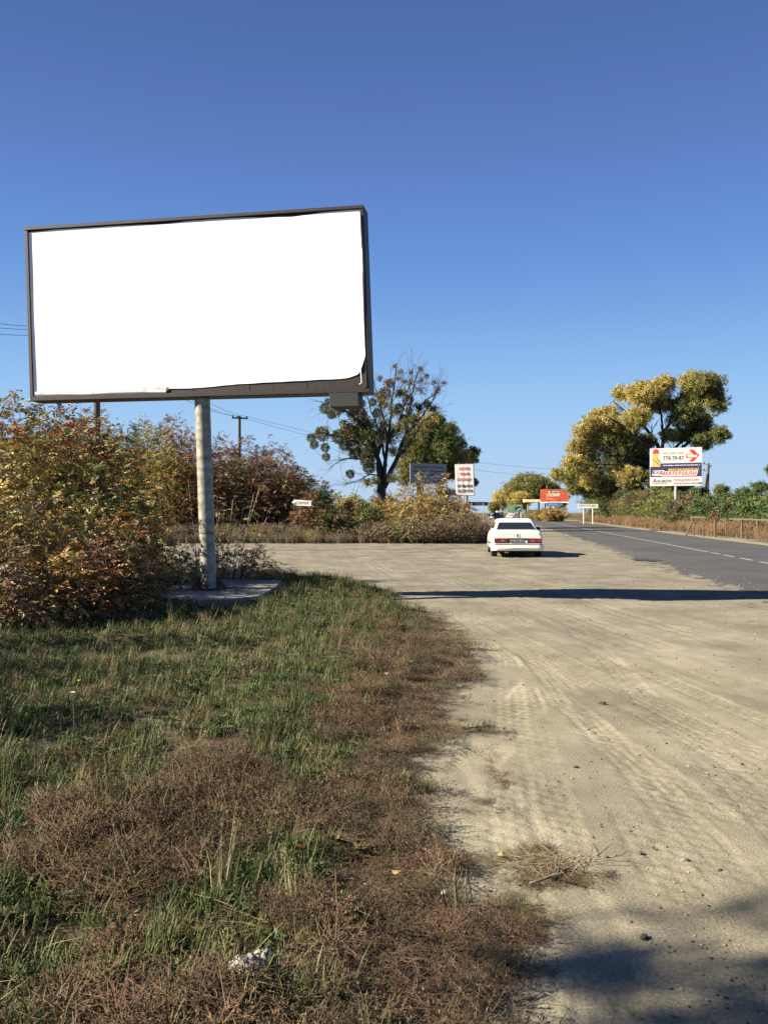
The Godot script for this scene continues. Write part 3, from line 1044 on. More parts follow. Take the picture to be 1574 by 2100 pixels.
# ---------------------------------------------------------------- poles and wires
func build_lines() -> void:
	var tops := []
	var d := 34.0
	# wooden pole behind the billboard
	var o := thing("utility_pole", "grey utility pole standing behind the empty billboard", "pole", spot(at(199, 0, d).x, d), 0.5)
	post(o, "shaft", Vector3(0, -0.3, 0), Vector3(0, 9.6, 0), 0.16, M.old_wood, 10, 0.12)
	plate(o, "crossarm", 1.7, 0.11, 0.09, Vector3(0, 9.0, 0.16), M.old_wood)
	var ta := []
	for x in [-0.75, -0.3, 0.75]:
		insulator(o, Vector3(x, 9.06, 0.16))
		ta.append(o.transform * Vector3(x, 9.17, 0.16))
	d = 62.0
	o = thing("utility_pole", "thin utility pole with crossarm rising over the red thicket", "pole", spot(at(491, 0, d).x, d), 0.35)
	var y := at(491, 853, d).y - o.position.y
	post(o, "shaft", Vector3(0, -0.3, 0), Vector3(0, y, 0), 0.15, M.old_wood, 10, 0.11)
	plate(o, "crossarm", 1.2, 0.11, 0.09, Vector3(0, y - 0.18, 0.15), M.old_wood)
	var tb := []
	for x in [-0.52, -0.18, 0.5]:
		insulator(o, Vector3(x, y - 0.13, 0.15))
		tb.append(o.transform * Vector3(x, y - 0.03, 0.15))
	d = 102.0
	o = thing("utility_pole", "dark strutted utility pole beside the building materials billboard", "pole", spot(at(1449, 0, d).x, d), -0.3)
	y = at(1452, 950, d).y - o.position.y
	post(o, "shaft", Vector3(-0.12, -0.3, 0), Vector3(0.15, y, 0), 0.19, M.old_wood, 10, 0.14)
	post(o, "strut", Vector3(-0.9, -0.3, 0.1), Vector3(0.0, y - 1.3, 0.1), 0.13, M.old_wood, 8)
	var tc := []
	for q in [Vector3(-0.35, y - 0.15, 0), Vector3(0.4, y - 0.5, 0), Vector3(-0.35, y - 0.95, 0)]:
		var s := Shape.new()
		s.tube([Vector3(0.1, q.y, 0), Vector3(q.x, q.y, 0), Vector3(q.x, q.y + 0.1, 0)], [0.025, 0.025, 0.025], 5)
		part(o, "hook", s.mesh(), M.rust)
		insulator(o, Vector3(q.x, q.y + 0.05, 0), 1.5)
		tc.append(o.transform * Vector3(q.x, q.y + 0.15, 0))
	for k in 3:
		wire(at([-160, -150, -140][k], [632, 650, 672][k], 26.0), ta[k], 0.25, "thin overhead wire ending at the pole behind the billboard")
		wire(ta[k], tb[k], 0.7, "sagging overhead wire between the two poles over the thicket")
	wire(tb[2], tc[0], 2.2, "long overhead wire crossing above the road behind the mistletoe tree")
	wire(tb[1], tc[2], 2.6, "long overhead wire crossing above the road behind the mistletoe tree")

func insulator(o: Node, p: Vector3, k := 1.0) -> void:
	var s := Shape.new()
	s.tube([Vector3.ZERO, Vector3(0, 0.03, 0) * k, Vector3(0, 0.05, 0) * k, Vector3(0, 0.09, 0) * k, Vector3(0, 0.14, 0) * k], [0.03 * k, 0.07 * k, 0.06 * k, 0.06 * k, 0.025 * k], 8)
	part(o, "insulator", s.mesh(), M.black, p)

func wire(a: Vector3, b: Vector3, sag: float, label: String) -> void:
	var s := Shape.new()
	var pts := []
	var rad := []
	for k in 25:
		var t := k / 24.0
		pts.append((b - a) * t - Vector3(0, sag * 4.0 * t * (1.0 - t), 0))
		rad.append(0.011)
	s.tube(pts, rad, 4)
	var o := part(self, "overhead_wire", s.mesh(), M.wire, a)
	tag(o, label, "wire", "overhead wires")

# ---------------------------------------------------------------- wooden rail fence across the road
func build_fence() -> void:
	var o := thing("rail_fence", "broken wooden rail fence in the brown weeds across the road", "fence", spot(at(1490, 0, 50.0).x, 50.0), 0.0)
	var inv: Vector3 = -o.position
	var add_post := func(px: float, top: float, d: float, wd: float, dx: float) -> void:
		var t: Vector3 = at(px, top, d)
		var g := spot(t.x + dx, d)
		var s := Shape.new()
		s.tube([g - Vector3(0, 0.2, 0) + inv, t + inv], [wd, wd * 0.9], 4)
		part(o, "post", s.mesh(), M.wood)
	add_post.call(1422.0, 1061.0, 55.0, 0.055, -0.7)
	add_post.call(1441.0, 1061.5, 54.0, 0.055, 0.0)
	add_post.call(1425.0, 1061.5, 56.0, 0.04, -0.15)
	add_post.call(1465.0, 1064.0, 52.5, 0.085, 0.0)
	add_post.call(1487.0, 1065.0, 51.5, 0.035, 0.0)
	add_post.call(1520.0, 1065.5, 50.0, 0.09, 0.0)
	add_post.call(1552.0, 1066.5, 48.5, 0.08, 0.0)
	add_post.call(1590.0, 1068.0, 47.0, 0.08, 0.0)
	var rail := func(a: Vector3, b: Vector3) -> void:
		var s := Shape.new()
		var dir := (b - a).normalized()
		var bas := Basis(dir, Vector3.UP, dir.cross(Vector3.UP).normalized())
		s.box((a + b) / 2 + inv, Vector3((b - a).length(), 0.10, 0.06), bas, Color.WHITE, 0.008)
		part(o, "rail", s.mesh(), M.wood)
	rail.call(at(1415, 1060.5, 55.0), at(1447, 1062.0, 53.8))
	rail.call(at(1494, 1064.0, 51.0), at(1600, 1067.5, 46.5))

# ---------------------------------------------------------------- vehicles
func section(hw: float, lo: float, top: float, z: float) -> Array:
	var out := []
	var half := [[0.86, lo], [0.965, lo + 0.05], [1.0, lo + 0.18], [1.0, lerpf(lo, top, 0.62)], [0.975, lerpf(lo, top, 0.82)], [0.93, top - 0.055], [0.85, top - 0.012], [0.6, top]]
	for q in half:
		out.append(Vector3(q[0] * hw, q[1], z))
	for k in range(half.size() - 1, -1, -1):
		out.append(Vector3(-half[k][0] * hw, half[k][1], z))
	return out

func wheel(o: Node, x: float, z: float, r := 0.33, w := 0.22) -> void:
	var s := Shape.new()
	var ringset := []
	for q in [[-0.5, 0.62], [-0.5, 0.90], [-0.36, 1.0], [0.36, 1.0], [0.5, 0.90], [0.5, 0.62]]:
		var row := []
		for k in 22:
			var a := TAU * k / 22.0
			row.append(Vector3(q[0] * w, r + cos(a) * r * q[1], sin(a) * r * q[1]))
		ringset.append(row)
	s.loft(ringset, true, Color.WHITE, true)
	var t := part(o, "wheel", s.mesh(), M.rubber, Vector3(x, 0, z))
	var hub := Shape.new()
	hub.tube([Vector3(-0.5 * w - 0.006, r, 0), Vector3(0.5 * w + 0.006, r, 0)], [r * 0.6, r * 0.6], 18)
	part(t, "rim", hub.mesh(), M.zinc)

func pane(o: Node, called: String, pts: Array, lift: Vector3, mat: Material) -> void:
	var s := Shape.new()
	var n: Vector3 = (pts[1] - pts[0]).cross(pts[2] - pts[0]).normalized()
	if n.dot(lift) < 0.0:
		n = -n
	for k in range(1, pts.size() - 1):
		s.tri(pts[0] + n * 0.006, pts[k] + n * 0.006, pts[k + 1] + n * 0.006, n, n, n)
	part(o, called, s.mesh(), mat)

func build_white_car() -> void:
	var d := 29.35
	var p := Vector3((1061.0 - MID) / LENS * d, 0.012, -d)
	p.y = height(p.x, d + 1.5) + 0.004
	var o := thing("white_sedan", "old cream white sedan seen from behind, stopped on the dirt", "car", p, -0.085)
	# body: z runs back, the rear bumper stands at z = 0
	var s := Shape.new()
	s.loft([section(0.80, 0.44, 0.86, 0.02), section(0.86, 0.30, 0.925, -0.05), section(0.885, 0.25, 0.955, -0.25), section(0.905, 0.22, 0.985, -0.95), section(0.91, 0.20, 0.985, -1.6), section(0.91, 0.20, 0.97, -3.0), section(0.905, 0.20, 0.945, -3.6), section(0.885, 0.22, 0.86, -4.55), section(0.84, 0.26, 0.79, -4.9), section(0.78, 0.32, 0.72, -4.97)])
	part(o, "body", s.mesh(), M.car_white)
	# cabin with pillars and roof
	s = Shape.new()
	var rows := []
	for q in [[0.93, 0.80, -0.86, -3.62], [1.25, 0.675, -1.50, -2.95], [1.335, 0.635, -1.62, -2.82], [1.372, 0.56, -1.78, -2.66], [1.385, 0.40, -1.95, -2.5]]:
		var y: float = q[0]
		var hw: float = q[1]
		var zr: float = q[2]
		var zf: float = q[3]
		var row := []
		for e in [[0.0, 0], [0.6, 0], [0.9, 0], [1.0, 1], [1.0, 2], [1.0, 3], [1.0, 4], [0.9, 5], [0.6, 5], [0.0, 5], [-0.6, 5], [-0.9, 5], [-1.0, 4], [-1.0, 3], [-1.0, 2], [-1.0, 1], [-0.9, 0], [-0.6, 0]]:
			var f: float = [0.0, 0.04, 0.35, 0.65, 0.96, 1.0][e[1]]
			row.append(Vector3(e[0] * hw, y, lerpf(zr, zf, f)))
		rows.append(row)
	s.loft(rows)
	part(o, "cabin", s.mesh(), M.car_white)
	pane(o, "rear_window", [Vector3(-0.66, 0.955, -0.91), Vector3(0.66, 0.955, -0.91), Vector3(0.70, 0.985, -0.97), Vector3(0.60, 1.205, -1.41), Vector3(0.555, 1.235, -1.47), Vector3(-0.555, 1.235, -1.47), Vector3(-0.60, 1.205, -1.41), Vector3(-0.70, 0.985, -0.97)], Vector3(0, 0.5, 1), M.glass)
	pane(o, "windscreen", [Vector3(-0.70, 1.0, -3.5), Vector3(0.70, 1.0, -3.5), Vector3(0.6, 1.24, -2.97), Vector3(-0.6, 1.24, -2.97)], Vector3(0, 0.5, -1), M.glass)
	for sx in [-1.0, 1.0]:
		pane(o, "side_window", [Vector3(sx * 0.787, 1.0, -1.45), Vector3(sx * 0.787, 1.0, -2.22), Vector3(sx * 0.690, 1.22, -2.22), Vector3(sx * 0.690, 1.22, -1.68)], Vector3(sx, 0.2, 0), M.glass)
		pane(o, "side_window", [Vector3(sx * 0.787, 1.0, -2.28), Vector3(sx * 0.787, 1.0, -3.25), Vector3(sx * 0.690, 1.22, -2.86), Vector3(sx * 0.690, 1.22, -2.28)], Vector3(sx, 0.2, 0), M.glass)
		var mir := Shape.new()
		mir.box(Vector3.ZERO, Vector3(0.19, 0.13, 0.09), Basis(), Color.WHITE, 0.03)
		part(o, "mirror", mir.mesh(), M.black, Vector3(sx * 1.0, 0.985, -3.05))
		# ribbed tail lamps
		var lamp := part(o, "tail_lamp", Shape.new().mesh() if false else lamp_shape(), M.lamp_dark, Vector3(sx * 0.60, 0.605, 0.005))
		for k in 2:
			var rib := Shape.new()
			rib.box(Vector3(0, -0.03 + 0.055 * k, 0.036), Vector3(0.44, 0.012, 0.012), Basis(), Color.WHITE, 0.003)
			part(lamp, "rib", rib.mesh(), M.faded_red)
		var outer := Shape.new()
		outer.box(Vector3(sx * 0.17, 0.012, 0.03), Vector3(0.11, 0.12, 0.026), Basis(), Color.WHITE, 0.008)
		part(lamp, "indicator", outer.mesh(), M.lamp_red)
		var inner := Shape.new()
		inner.box(Vector3(-sx * 0.08, -0.008, 0.03), Vector3(0.10, 0.06, 0.022), Basis(), Color.WHITE, 0.006)
		part(lamp, "reversing_light", inner.mesh(), M.faded_red)
		for z in [-0.95, -3.88]:
			wheel(o, sx * 0.79, z)
		for z in [-0.95, -3.88]:
			var arch := Shape.new()
			var ring := []
			var rad := []
			for k in 13:
				var a := PI * (k / 12.0)
				ring.append(Vector3(sx * 0.905, 0.30 + sin(a) * 0.385, z + cos(a) * 0.40))
				rad.append(0.014)
			arch.tube(ring, rad, 5)
			part(o, "wheel_arch_trim", arch.mesh(), M.chrome)
		var side := Shape.new()
		side.box(Vector3(sx * 0.914, 0.46, -2.4), Vector3(0.02, 0.07, 2.1), Basis(), Color.WHITE, 0.006)
		part(o, "side_trim", side.mesh(), M.black)
	# plate recess, plate, emblem
	var rec := Shape.new()
	rec.box(Vector3(0, 0.605, 0.012), Vector3(0.74, 0.175, 0.03), Basis(), Color.WHITE, 0.006)
	part(o, "plate_recess", rec.mesh(), M.dark)
	var np := Shape.new()
	np.box(Vector3(-0.02, 0.585, 0.034), Vector3(0.48, 0.10, 0.012), Basis(), Color.WHITE, 0.003)
	part(o, "number_plate", np.mesh(), M.tin)
	letters(o, "АІ 3107 АХ", Vector3(-0.02, 0.585, 0.0415), 0.43, 0.07, M.ink, true, 0.0, false, 0.003)
	var rf := Shape.new()
	rf.box(Vector3(0.30, 0.57, 0.034), Vector3(0.07, 0.07, 0.012), Basis(), Color.WHITE, 0.003)
	part(o, "white_reflector", rf.mesh(), M.white)
	var em := Shape.new()
	var loop := []
	var lr := []
	for k in 19:
		var a := TAU * k / 18.0
		loop.append(Vector3(0.055 * sin(a), 0.79 + 0.055 * cos(a), 0.026))
		lr.append(0.006)
	em.tube(loop, lr, 5)
	for k in 3:
		var a := TAU * k / 3.0
		em.tube([Vector3(0, 0.79, 0.026), Vector3(0.054 * sin(a), 0.79 + 0.054 * cos(a), 0.026)], [0.009, 0.004], 5)
	part(o, "emblem", em.mesh(), M.chrome)
	# bumper, dark strip above it, pipes, sunroof lip
	var bum := Shape.new()
	var br := []
	for q in [[-0.93, -0.62], [-0.925, -0.16], [-0.88, 0.03], [-0.70, 0.085], [0.0, 0.10], [0.70, 0.085], [0.88, 0.03], [0.925, -0.16], [0.93, -0.62]]:
		br.append([Vector3(q[0], 0.245, q[1] - 0.03), Vector3(q[0], 0.255, q[1] + 0.01), Vector3(q[0], 0.34, q[1] + 0.03), Vector3(q[0], 0.425, q[1] + 0.02), Vector3(q[0], 0.44, q[1] - 0.03), Vector3(q[0] * 0.95, 0.42, q[1] - 0.08), Vector3(q[0] * 0.95, 0.26, q[1] - 0.08)])
	bum.loft(br)
	part(o, "bumper", bum.mesh(), M.car_white)
	var strip := Shape.new()
	strip.box(Vector3(0, 0.458, 0.03), Vector3(1.66, 0.03, 0.06), Basis(), Color.WHITE, 0.006)
	part(o, "bumper_gap", strip.mesh(), M.black)
	var crease := Shape.new()
	crease.box(Vector3(0, 0.345, 0.135), Vector3(1.40, 0.012, 0.008), Basis(), Color.WHITE, 0.002)
	part(o, "bumper_rib", crease.mesh(), M.chrome)
	for x in [-0.44, -0.36]:
		var pipe := Shape.new()
		pipe.tube([Vector3(x, 0.20, -0.4), Vector3(x, 0.19, 0.06)], [0.026, 0.028], 10)
		part(o, "exhaust_pipe", pipe.mesh(), M.chrome)
	var under := Shape.new()
	under.box(Vector3(0, 0.24, -2.4), Vector3(1.40, 0.12, 4.3), Basis(), Color.WHITE, 0.02)
	part(o, "underbody", under.mesh(), M.black)
	var lip := Shape.new()
	lip.box(Vector3(0, 1.392, -2.35), Vector3(0.8, 0.02, 0.5), Basis(), Color.WHITE, 0.006)
	part(o, "sunroof", lip.mesh(), M.black)
	var gap := Shape.new()
	for q in [[Vector3(-0.70, 0.80, 0.012), Vector3(0.008, 0.24, 0.012)], [Vector3(0.70, 0.80, 0.012), Vector3(0.008, 0.24, 0.012)]]:
		gap.box(q[0], q[1])
	part(o, "boot_seam", gap.mesh(), M.grey)

func lamp_shape() -> ArrayMesh:
	var s := Shape.new()
	s.box(Vector3.ZERO, Vector3(0.46, 0.165, 0.06), Basis(), Color.WHITE, 0.012)
	return s.mesh()

func far_car(called: String, label: String, where: Vector3, turn: float, paint_: Material, tall: float, lng: float, boot: bool) -> void:
	var o := thing(called, label, "car", where, turn)
	var s := Shape.new()
	var deck := 0.62 * tall
	s.loft([section(0.82, 0.35, deck - 0.08, 0.0), section(0.92, 0.24, deck, -0.15), section(0.94, 0.22, deck, -lng * 0.5), section(0.92, 0.24, deck - 0.05, -lng + 0.3), section(0.80, 0.35, deck - 0.15, -lng)])
	part(o, "body", s.mesh(), paint_)
	s = Shape.new()
	var zr := -0.9 if boot else -0.08
	var rows := []
	for q in [[deck - 0.03, 0.86, zr, -lng + 1.3], [tall - 0.10, 0.70, zr - (0.5 if boot else 0.25), -lng + 2.0], [tall, 0.60, zr - (0.6 if boot else 0.35), -lng + 2.2]]:
		var row := []
		for e in [[1, 0], [1, 0.5], [1, 1], [0, 1], [-1, 1], [-1, 0.5], [-1, 0], [0, 0]]:
			row.append(Vector3(e[0] * q[1], q[0], lerpf(q[2], q[3], e[1])))
		rows.append(row)
	s.loft(rows)
	part(o, "cabin", s.mesh(), paint_)
	var y0 := deck + 0.05
	var y1 := tall - 0.14
	pane(o, "rear_window", [Vector3(-0.72, y0, zr - 0.06), Vector3(0.72, y0, zr - 0.06), Vector3(0.62, y1, zr - (0.42 if boot else 0.22)), Vector3(-0.62, y1, zr - (0.42 if boot else 0.22))], Vector3(0, 0.3, 1), M.glass)
	for sx in [-1.0, 1.0]:
		pane(o, "side_window", [Vector3(sx * 0.83, y0, zr - 0.45), Vector3(sx * 0.83, y0, -lng + 1.7), Vector3(sx * 0.71, y1, -lng + 2.15), Vector3(sx * 0.71, y1, zr - 0.6)], Vector3(sx, 0.2, 0), M.glass)
		var lamp := Shape.new()
		lamp.box(Vector3(sx * 0.72, deck - 0.25, 0.01), Vector3(0.2, 0.16, 0.05), Basis(), Color.WHITE, 0.01)
		part(o, "tail_lamp", lamp.mesh(), M.lamp_red)
		for z in [-0.85, -lng + 0.9]:
			wheel(o, sx * 0.80, z, 0.34, 0.22)
	var bum := Shape.new()
	bum.box(Vector3(0, 0.45, 0.03), Vector3(1.7, 0.2, 0.12), Basis(), Color.WHITE, 0.03)
	part(o, "bumper", bum.mesh(), M.grey)
	var np := Shape.new()
	np.box(Vector3(0, 0.62, 0.045), Vector3(0.52, 0.12, 0.02))
	part(o, "number_plate", np.mesh(), M.white)

func build_far_cars() -> void:
	var d := 196.0
	far_car("dark_van", "dark people carrier parked beyond the curve of the road", Vector3(at(1006, 0, d).x, 0.02, -d), -0.75, M.car_dark, 1.72, 4.3, false)
	d = 200.0
	far_car("parked_white_car", "small white car parked below the green board", Vector3(at(1044, 0, d).x, 0.02, -d), -0.35, M.car_white, 1.36, 4.0, true)

# ---------------------------------------------------------------- leaves, twigs, tufts
const PAL := {
	"gold": [Color(0.50, 0.36, 0.10), Color(0.42, 0.29, 0.08), Color(0.40, 0.32, 0.14), Color(0.29, 0.25, 0.08)],
	"tan": [Color(0.42, 0.33, 0.18), Color(0.35, 0.25, 0.12), Color(0.28, 0.23, 0.12), Color(0.23, 0.21, 0.08)],
	"olive": [Color(0.25, 0.24, 0.075), Color(0.18, 0.19, 0.055), Color(0.32, 0.29, 0.095), Color(0.13, 0.15, 0.045)],
	"green": [Color(0.085, 0.137, 0.036), Color(0.111, 0.156, 0.046), Color(0.065, 0.111, 0.033), Color(0.156, 0.176, 0.052)],
	"tree": [Color(0.13, 0.15, 0.045), Color(0.10, 0.13, 0.04), Color(0.17, 0.17, 0.055), Color(0.075, 0.105, 0.035)],
	"deep": [Color(0.052, 0.091, 0.033), Color(0.065, 0.104, 0.036), Color(0.046, 0.078, 0.029), Color(0.091, 0.124, 0.046)],
	"red": [Color(0.30, 0.065, 0.030), Color(0.23, 0.055, 0.030), Color(0.33, 0.12, 0.045), Color(0.20, 0.09, 0.045)],
	"maroon": [Color(0.15, 0.060, 0.034), Color(0.19, 0.085, 0.045), Color(0.13, 0.060, 0.038), Color(0.22, 0.115, 0.058)],
	"rust": [Color(0.351, 0.163, 0.058), Color(0.273, 0.130, 0.052), Color(0.377, 0.215, 0.078), Color(0.221, 0.130, 0.058)],
	"brown": [Color(0.221, 0.143, 0.085), Color(0.182, 0.111, 0.065), Color(0.260, 0.163, 0.091), Color(0.143, 0.104, 0.058)],
	"grey": [Color(0.195, 0.163, 0.117), Color(0.156, 0.130, 0.085), Color(0.234, 0.189, 0.124), Color(0.143, 0.137, 0.078)],
	"yellow": [Color(0.58, 0.44, 0.12), Color(0.52, 0.40, 0.12), Color(0.46, 0.38, 0.12), Color(0.36, 0.32, 0.10)],
	"mistletoe": [Color(0.156, 0.143, 0.065), Color(0.130, 0.137, 0.058), Color(0.195, 0.156, 0.078), Color(0.111, 0.124, 0.052)],
}

func leaf(s: Shape, root: Vector3, dir: Vector3, side: Vector3, l: float, w: float, col: Color) -> void:
	var up := side.cross(dir).normalized()
	var a := root + dir * l * 0.45 + side * w * 0.5 + up * w * 0.18
	var b := root + dir * l * 0.45 - side * w * 0.5 + up * w * 0.18
	var tip := root + dir * l - up * l * 0.12
	s.flat(root, a, tip, col)
	s.flat(root, tip, b, col)

func shade() -> Color:
	var k := 0.72 + 0.5 * rng.randf()
	return Color(k, k * (0.92 + 0.16 * rng.randf()), k * (0.85 + 0.3 * rng.randf()))

func somewhere() -> Vector3:
	var z := rng.randf_range(-1.0, 1.0)
	var a := rng.randf() * TAU
	return Vector3(cos(a) * sqrt(1.0 - z * z), z, sin(a) * sqrt(1.0 - z * z))

func compound_sprig() -> ArrayMesh:
	var s := Shape.new()
	var bend := func(t: float) -> Vector3:
		return Vector3(0, 0.20 * t, -0.05 * t * t)
	s.quad(bend.call(0.0) + Vector3(-0.002, 0, 0), bend.call(0.0) + Vector3(0.002, 0, 0), bend.call(1.0) + Vector3(0.001, 0, 0), bend.call(1.0) - Vector3(0.001, 0, 0), Vector3(0, 0.25, 1).normalized(), Color(0.7, 0.5, 0.4))
	for k in 3:
		for sx in [-1.0, 1.0]:
			var root: Vector3 = bend.call(0.3 + 0.25 * k)
			var dir := Vector3(sx * 0.85, 0.45, -0.30 + 0.25 * rng.randf_range(-1, 1)).normalized()
			leaf(s, root, dir, Vector3(0.45 * -sx, 0.85, rng.randf_range(-0.3, 0.3)).normalized(), rng.randf_range(0.075, 0.105), 0.042, shade())
	leaf(s, bend.call(0.97), Vector3(0, 0.8, -0.5).normalized(), Vector3.RIGHT, 0.10, 0.048, shade())
	return s.mesh()

func simple_sprig() -> ArrayMesh:
	var s := Shape.new()
	s.quad(Vector3(-0.002, 0, 0), Vector3(0.002, 0, 0), Vector3(0.001, 0.24, 0), Vector3(-0.001, 0.24, 0), Vector3.BACK, Color(0.7, 0.55, 0.45))
	for k in 11:
		var a := k * 2.4
		var out := Vector3(cos(a), 0.5 + 0.4 * rng.randf(), sin(a) * 0.7).normalized()
		leaf(s, Vector3(0, 0.03 + 0.02 * k, 0), out, Vector3(-sin(a), 0.3 * rng.randf_range(-1, 1), cos(a)).normalized(), rng.randf_range(0.05, 0.085), rng.randf_range(0.03, 0.045), shade())
	return s.mesh()

func leaf_cluster(n: int, r: float, l: float) -> ArrayMesh:
	var s := Shape.new()
	for k in n:
		var p := somewhere() * r * pow(rng.randf(), 0.5)
		var dir := (somewhere() + Vector3(0, -0.2, 0)).normalized()
		leaf(s, p, dir, dir.cross(somewhere()).normalized(), l * rng.randf_range(0.7, 1.25), l * rng.randf_range(0.5, 0.75), shade())
	return s.mesh()

func mistletoe_ball() -> ArrayMesh:
	var s := Shape.new()
	for k in 760:
		var out := somewhere()
		var p := out * (0.35 + 0.62 * pow(rng.randf(), 0.6))
		p *= 1.0 + 0.12 * sin(out.x * 5.0 + out.y * 4.0)
		var dir := (out + somewhere() * 0.7).normalized()
		leaf(s, p, dir, dir.cross(somewhere()).normalized(), 0.30, 0.13, shade())
	for k in 14:
		var out := somewhere()
		s.tube([Vector3.ZERO, out * 0.45, out * 0.85], [0.03, 0.02, 0.01], 3, Color(0.7, 0.7, 0.5), false)
	return s.mesh()

func blade(s: Shape, root: Vector3, lean: Vector3, h: float, w: float, droop: float, col: Color) -> void:
	var side := lean.cross(Vector3.UP).normalized() * w
	if side.length() < 0.0001:
		side = Vector3(w, 0, 0)
	var p1 := root + Vector3(0, h * 0.55, 0) + lean * h * 0.35
	var p2 := root + Vector3(0, h * (1.0 - droop), 0) + lean * h * (0.75 + droop)
	var n := side.cross(p1 - root).normalized()
	s.quad(root - side, root + side, p1 + side * 0.8, p1 - side * 0.8, n, col)
	n = side.cross(p2 - p1).normalized()
	s.tri(p1 - side * 0.8, p1 + side * 0.8, p2, n, n, n, col)

func green_tuft(n: int, r: float, h: float, w: float) -> ArrayMesh:
	var s := Shape.new()
	for k in n:
		var a := rng.randf() * TAU
		var p := Vector3(cos(a), 0, sin(a)) * r * sqrt(rng.randf())
		var a2 := rng.randf() * TAU
		var lean := Vector3(cos(a2), 0, sin(a2)) * rng.randf_range(0.15, 0.8)
		blade(s, p, lean, h * rng.randf_range(0.5, 1.15), w * rng.randf_range(0.7, 1.2), rng.randf_range(0.0, 0.45), shade())
	return s.mesh()

func dry_weed(stems: int, r: float, h: float, bits: int) -> ArrayMesh:
	var s := Shape.new()
	for k in stems:
		var a := rng.randf() * TAU
		var root := Vector3(cos(a), 0, sin(a)) * r * 0.5 * rng.randf()
		var tip := root + Vector3(cos(a) * r * rng.randf(), h * rng.randf_range(0.5, 1.1), sin(a) * r * rng.randf())
		var mid := root.lerp(tip, 0.55) + somewhere() * r * 0.18
		var side := Vector3(-sin(a), 0, cos(a)) * 0.0016
		var n := Vector3(cos(a), 0.3, sin(a)).normalized()
		s.quad(root - side, root + side, mid + side, mid - side, n, shade())
		s.quad(mid - side, mid + side, tip + side * 0.6, tip - side * 0.6, n, shade())
		for b in bits:
			var t := rng.randf_range(0.25, 1.0)
			var p := (root.lerp(mid, t / 0.55) if t < 0.55 else mid.lerp(tip, (t - 0.55) / 0.45)) + somewhere() * 0.014
			var dir := (somewhere() + Vector3(0, 0.5, 0)).normalized()
			leaf(s, p, dir, dir.cross(somewhere()).normalized(), rng.randf_range(0.006, 0.013), rng.randf_range(0.003, 0.006), shade())
	return s.mesh()

func mat_weed() -> ArrayMesh:
	var s := Shape.new()
	for k in 44:
		var a := rng.randf() * TAU
		var p := Vector3(cos(a) * rng.randf() * 0.075, 0.004 + 0.022 * rng.randf(), sin(a) * rng.randf() * 0.06)
		var dir := Vector3(cos(a + rng.randf() * 2.0), rng.randf_range(-0.1, 0.35), sin(a + rng.randf() * 2.0)).normalized()
		var side := dir.cross(Vector3.UP).normalized() * 0.0011
		var l := rng.randf_range(0.03, 0.10)
		s.quad(p - side, p + side, p + dir * l + side * 0.5, p + dir * l - side * 0.5, Vector3.UP, shade())
		for b in 2:
			var d2 := (somewhere() + Vector3(0, 0.6, 0)).normalized()
			leaf(s, p + dir * l * rng.randf(), d2, d2.cross(somewhere()).normalized(), 0.008, 0.0045, shade())
	return s.mesh()

func rosette() -> ArrayMesh:
	var s := Shape.new()
	for k in 11:
		var a := k * 2.4
		var dir := Vector3(cos(a), 0.35 + 0.5 * rng.randf(), sin(a)).normalized()
		leaf(s, Vector3(0, 0.01, 0), dir, Vector3(-sin(a), 0, cos(a)), rng.randf_range(0.06, 0.12), rng.randf_range(0.03, 0.05), shade())
	return s.mesh()

func straw() -> ArrayMesh:
	var s := Shape.new()
	for k in 5:
		var a := rng.randf() * TAU
		var p := Vector3(rng.randf_range(-0.06, 0.06), 0.02 + 0.05 * rng.randf(), rng.randf_range(-0.06, 0.06))
		var dir := Vector3(cos(a), rng.randf_range(-0.05, 0.45), sin(a)).normalized()
		var l := rng.randf_range(0.12, 0.32)
		var side := dir.cross(Vector3.UP).normalized() * 0.0022
		var q := p + dir * l * 0.5 + Vector3(0, 0.015, 0)
		s.quad(p - side, p + side, q + side, q - side, Vector3.UP, shade())
		s.quad(q - side, q + side, p + dir * l + side * 0.4, p + dir * l - side * 0.4, Vector3.UP, shade())
	return s.mesh()

func tall_grass() -> ArrayMesh:
	var s := Shape.new()
	for k in 12:
		var a := rng.randf() * TAU
		var lean := Vector3(cos(a), 0, sin(a)) * rng.randf_range(0.05, 0.4)
		var p := Vector3(rng.randf_range(-0.05, 0.05), 0, rng.randf_range(-0.05, 0.05))
		blade(s, p, lean, rng.randf_range(0.25, 0.5), 0.0028, 0.1, shade())
		if k % 2 == 0:
			var h := rng.randf_range(0.35, 0.55)
			blade(s, p, lean * 0.5, h, 0.0014, 0.02, shade())
			for b in 14:
				var t := rng.randf_range(0.78, 1.0)
				var q := p + Vector3(0, h * t * 0.98, 0) + lean * 0.5 * h * t * 0.77 + somewhere() * 0.010
				leaf(s, q, (Vector3.UP + somewhere() * 0.6).normalized(), Vector3.RIGHT, 0.016, 0.006, shade())
	return s.mesh()

var K := {}

func make_plants() -> void:
	rng.seed = 101
	K.compound = [compound_sprig(), compound_sprig(), compound_sprig()]
	K.simple = [simple_sprig(), simple_sprig()]
	K.mid = [leaf_cluster(16, 0.20, 0.11), leaf_cluster(16, 0.20, 0.10)]
	K.big = [leaf_cluster(20, 0.55, 0.30), leaf_cluster(20, 0.5, 0.27)]
	K.ball = [mistletoe_ball(), mistletoe_ball(), mistletoe_ball()]

func facing(dir: Vector3, roll: float, k: float) -> Basis:
	var y := dir.normalized()
	var z := Vector3.UP - y * y.y
	if z.length() < 0.05:
		z = Vector3.BACK - y * y.z
	z = z.normalized().rotated(y, roll)
	return Basis(y.cross(z), y, z) * Basis().scaled(Vector3(k, k, k))

